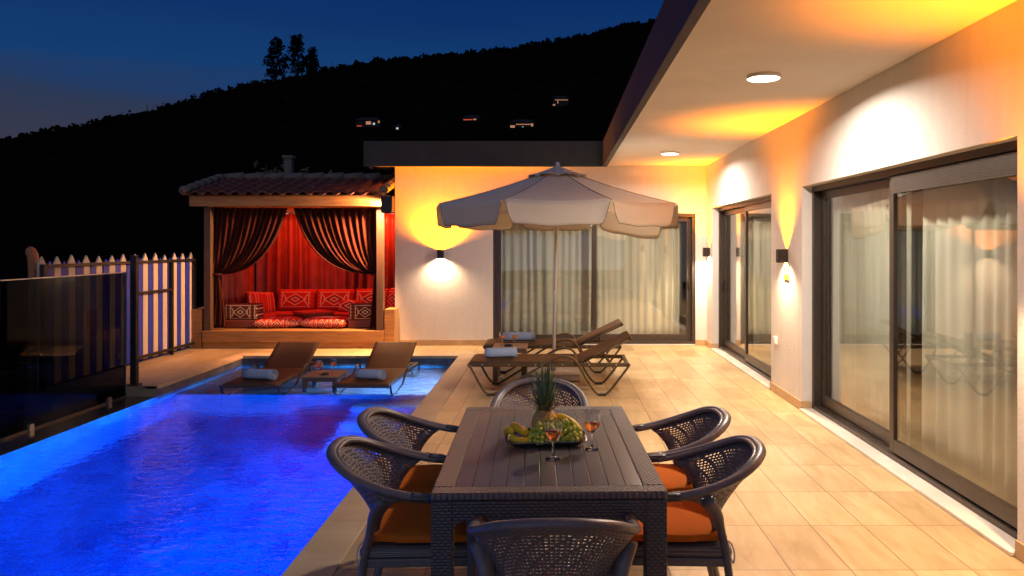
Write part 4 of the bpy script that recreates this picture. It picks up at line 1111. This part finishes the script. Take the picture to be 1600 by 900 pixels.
def side_table(label, loc, s_, h, mat_top, rz=0):
    t = thing('side_table', label, 'side table', loc, rz, 'low lounger side tables')
    MB().box(-s_,s_,-s_,s_,h-.07,h-.021).build('apron', M['wicker'], t)
    MB().box(-s_-.008,s_+.008,-s_-.008,s_+.008,h-.02,h).build('tabletop', mat_top, t, bevel=.004)
    for sx in (-1,1):
        for sy in (-1,1): MB().box(sx*(s_-.03)-.03,sx*(s_-.03)+.03,sy*(s_-.03)-.03,sy*(s_-.03)+.03,0,h-.071).build('leg', M['wicker'], t, bevel=.004)
side_table('woven side table on the tiles between the two patio loungers',(-.60,9.60,0),.205,.42,M['ttop'])
side_table('low square side table standing in the water between two loungers',(-3.02,9.86,SZ+.001),.22,.40,M['ttop'])
tz = .421
dup(gl0,(-.70,9.60,tz),0,'wine glass on the patio side table, nearer the pool')
dup(gl0,(-.55,9.62,tz),0,'wine glass on the patio side table, nearer the parasol pole')
pz = SZ+.402
dup(gl0,(-3.09,9.84,pz),0,'wine glass on the water table, nearer the fence side lounger')
dup(gl0,(-2.93,9.95,pz),0,'wine glass on the water table, nearer the patio side lounger')
def ashtray(label, loc):
    o = MB().lathe([(0,0),(.05,0),(.055,.02),(.05,.022),(.044,.008),(0,.008)],20).build('ashtray', M['ash'], None, True); o.location = loc
    tag(o, label, 'ashtray', 'small dark ashtrays')
ashtray('small dark ashtray between glasses on the water table',(-2.99,9.76,pz))
ashtray('small dark ashtray between glasses on the patio side table',(-.62,9.50,tz))

# ------------------------------------------------------------------ parasol
UX, UY = -.06, 9.66
um = thing('parasol','large cream octagonal parasol with scalloped valance on a white pole','parasol',(UX,UY,0))
AZ, EZ, UR = 2.665, 2.175, 1.53
MB().tube([(0,0,.10),(.025,0,1.2),(.055,0,AZ-.02)],.021,12).build('pole', M['pole'], um, True)
A0 = PI/8
def corner(k, r=UR, z=EZ): return Vector((.055+r*math.cos(A0+k*PI/4), r*math.sin(A0+k*PI/4), z))
apex = Vector((.055,0,AZ))
cn = MB()
for k in range(8):
    a, b_ = corner(k), corner(k+1)
    def fn(u, v, a=a, b_=b_):
        e_ = a.lerp(b_, u); p = apex.lerp(e_, v)
        sag = .030*math.sin(PI*u)*v*(.4+.6*v) 
        return (p.x, p.y, p.z-sag-.035*math.sin(PI*v))
    cn.grid(fn, 12, 14)
cnp = cn.build('canopy', M['canopy'], um, True, weld=True, solid=.002)
for k in range(8):
    a, b_ = corner(k), corner(k+1)
    droop = .17 if k == 0 else 0
    mid_ = (a+b_)*.5-apex; out = Vector((mid_.x,mid_.y,0)).normalized()
    def fn(u, v, a=a, b_=b_, out=out, droop=droop, k=k):
        s_ = .018+u*.964
        e_ = a.lerp(b_, s_); sag = .030*math.sin(PI*s_)
        cr_ = min(u,1-u); dep = .25*(sstep(0,.085,cr_)**.5*.9+.1) - (.0) + droop*(1-u)
        return (e_.x+out.x*(.008+.05*v*math.sin(u*5+k)*.5), e_.y+out.y*(.008+.03*v), e_.z-sag-.001-dep*v+.006*math.sin(u*14+k)*v)
    vl = MB().grid(fn, 30, 6).build('valance', M['canopy'], um, True, solid=.002)
    ed = [Vector(fn(i/40,1)) for i in range(41)]
    MB().tube(ed,.004,5).build('edge_piping', M['piping'], vl, True)
    rp = [apex.lerp(a, i/12) for i in range(13)]
    MB().tube([Vector((p.x,p.y,p.z-.035*math.sin(PI*i/12)+.003)) for i,p in enumerate(rp)],.0045,5).build('seam', M['piping'], cnp, True)
    MB().tube([Vector((p.x,p.y,p.z-.03-.035*math.sin(PI*i/12))) for i,p in enumerate(rp)],.008,6).build('rib', M['pole'], um, True)
    hub = Vector((.045,0,2.02)); mid2 = apex.lerp(a,.55)-Vector((0,0,.065))
    MB().tube([hub,mid2],.006,5).build('strut', M['pole'], um, True)
MB().lathe([(.022,1.98),(.035,1.98),(.035,2.04),(.022,2.04)],14,(.045,0,0)).build('runner', M['pole'], um, True)
vc = MB()
for k in range(8):
    a, b_ = corner(k,.40,AZ-.112), corner(k+1,.40,AZ-.112); ap_ = apex+Vector((0,0,.03))
    def fn(u, v, a=a, b_=b_, ap_=ap_):
        p = ap_.lerp(a.lerp(b_,u), v); return (p.x,p.y,p.z-.022*math.sin(PI*u)*v*v+.022*abs(math.sin(2*PI*u))*v*v-.012*math.sin(PI*v))
    vc.grid(fn,8,6)
vc.build('vent_cap', M['canopy'], um, True, weld=True, solid=.002)
MB().lathe([(0,.075),(.018,.07),(.026,.055),(.02,.03),(.03,.022),(.03,.0),(0,0)],14,(.055,0,AZ)).build('finial', M['pole'], um, True)
MB().box(.0,.02,-.05,-.022,1.05,1.12).tube([(.01,-.05,1.085),(.01,-.10,1.085)],.006,6).build('crank', M['pole'], um)
ub = MB().box(-.33,.33,-.32,.22,.012,.095).build('base', M['granite'], um, bevel=.012, seg=3)
MB().lathe([(.0215,.097),(.034,.097),(.034,.32),(.0215,.32)],16).build('sleeve', M['steel'], ub, True)
for sx in (-1,1):
    for sy in (-1,1): MB().lathe([(0,0),(.03,0),(.03,.011),(0,.011)],10,(sx*.25,sy*.2-.05,0)).build('foot', M['rubber'], ub)

# ------------------------------------------------------------------ underwater pool lamps (blue LED, set in the patio side wall)
def pool_lamp(y, z, e, col, wall='r', label=''):
    x = pool_right(y)-.012
    t = thing('pool_lamp', label, 'pool lamp', (x,y,z), R(-90), 'round underwater pool lamps')
    rg_ = MB().lathe([(.07,0),(.095,0),(.095,.012),(.07,.016)],20).build('rim', M['steel'], t, True); rg_.rotation_euler = (R(90),0,0)
    ln_ = MB().disc(.069,.010,20).build('lens', emat('pool_lens', col, 12), t); ln_.rotation_euler = (R(90),0,0)
    lamp('SPOT','pool_lamp_beam',(x-.05,y,z),e,col,(0,R(84 if z > -.4 else 78),0),spot_size=R(172),spot_blend=.6,shadow_soft_size=.07)
PB_ = (.0,.115,1.0)
pool_lamp(1.2,-.62,PLW:=760,PB_,label='round blue pool lamp under the coping behind the dining table')
pool_lamp(4.6,-.62,PLW,PB_,label='round blue pool lamp under the coping beside the dining chairs')
pool_lamp(7.4,-.62,PLW*.6,PB_,label='round blue pool lamp under the coping just before the steps')
pool_lamp(9.75,-.25,200,(.16,.42,1.0),label='small pale pool lamp at the front edge of the shallow shelf')
pool_lamp(10.35,-.25,420,(.16,.48,1.0),label='small pale pool lamp lighting the shallow shelf')

# ------------------------------------------------------------------ render settings
scene.render.engine = 'CYCLES'
cy = scene.cycles
cy.use_denoising = True
try: cy.denoiser = 'OPENIMAGEDENOISE'
except Exception: pass
cy.max_bounces = 8; cy.transparent_max_bounces = 16; cy.diffuse_bounces = 4; cy.glossy_bounces = 4; cy.transmission_bounces = 8
cy.caustics_reflective = False; cy.caustics_refractive = False; cy.sample_clamp_indirect = 4.0
cy.use_light_tree = True
vs = scene.view_settings
vs.view_transform = 'Standard'; vs.look = 'None'; vs.exposure = 0.05; vs.gamma = 1.0; vs.use_curve_mapping = False
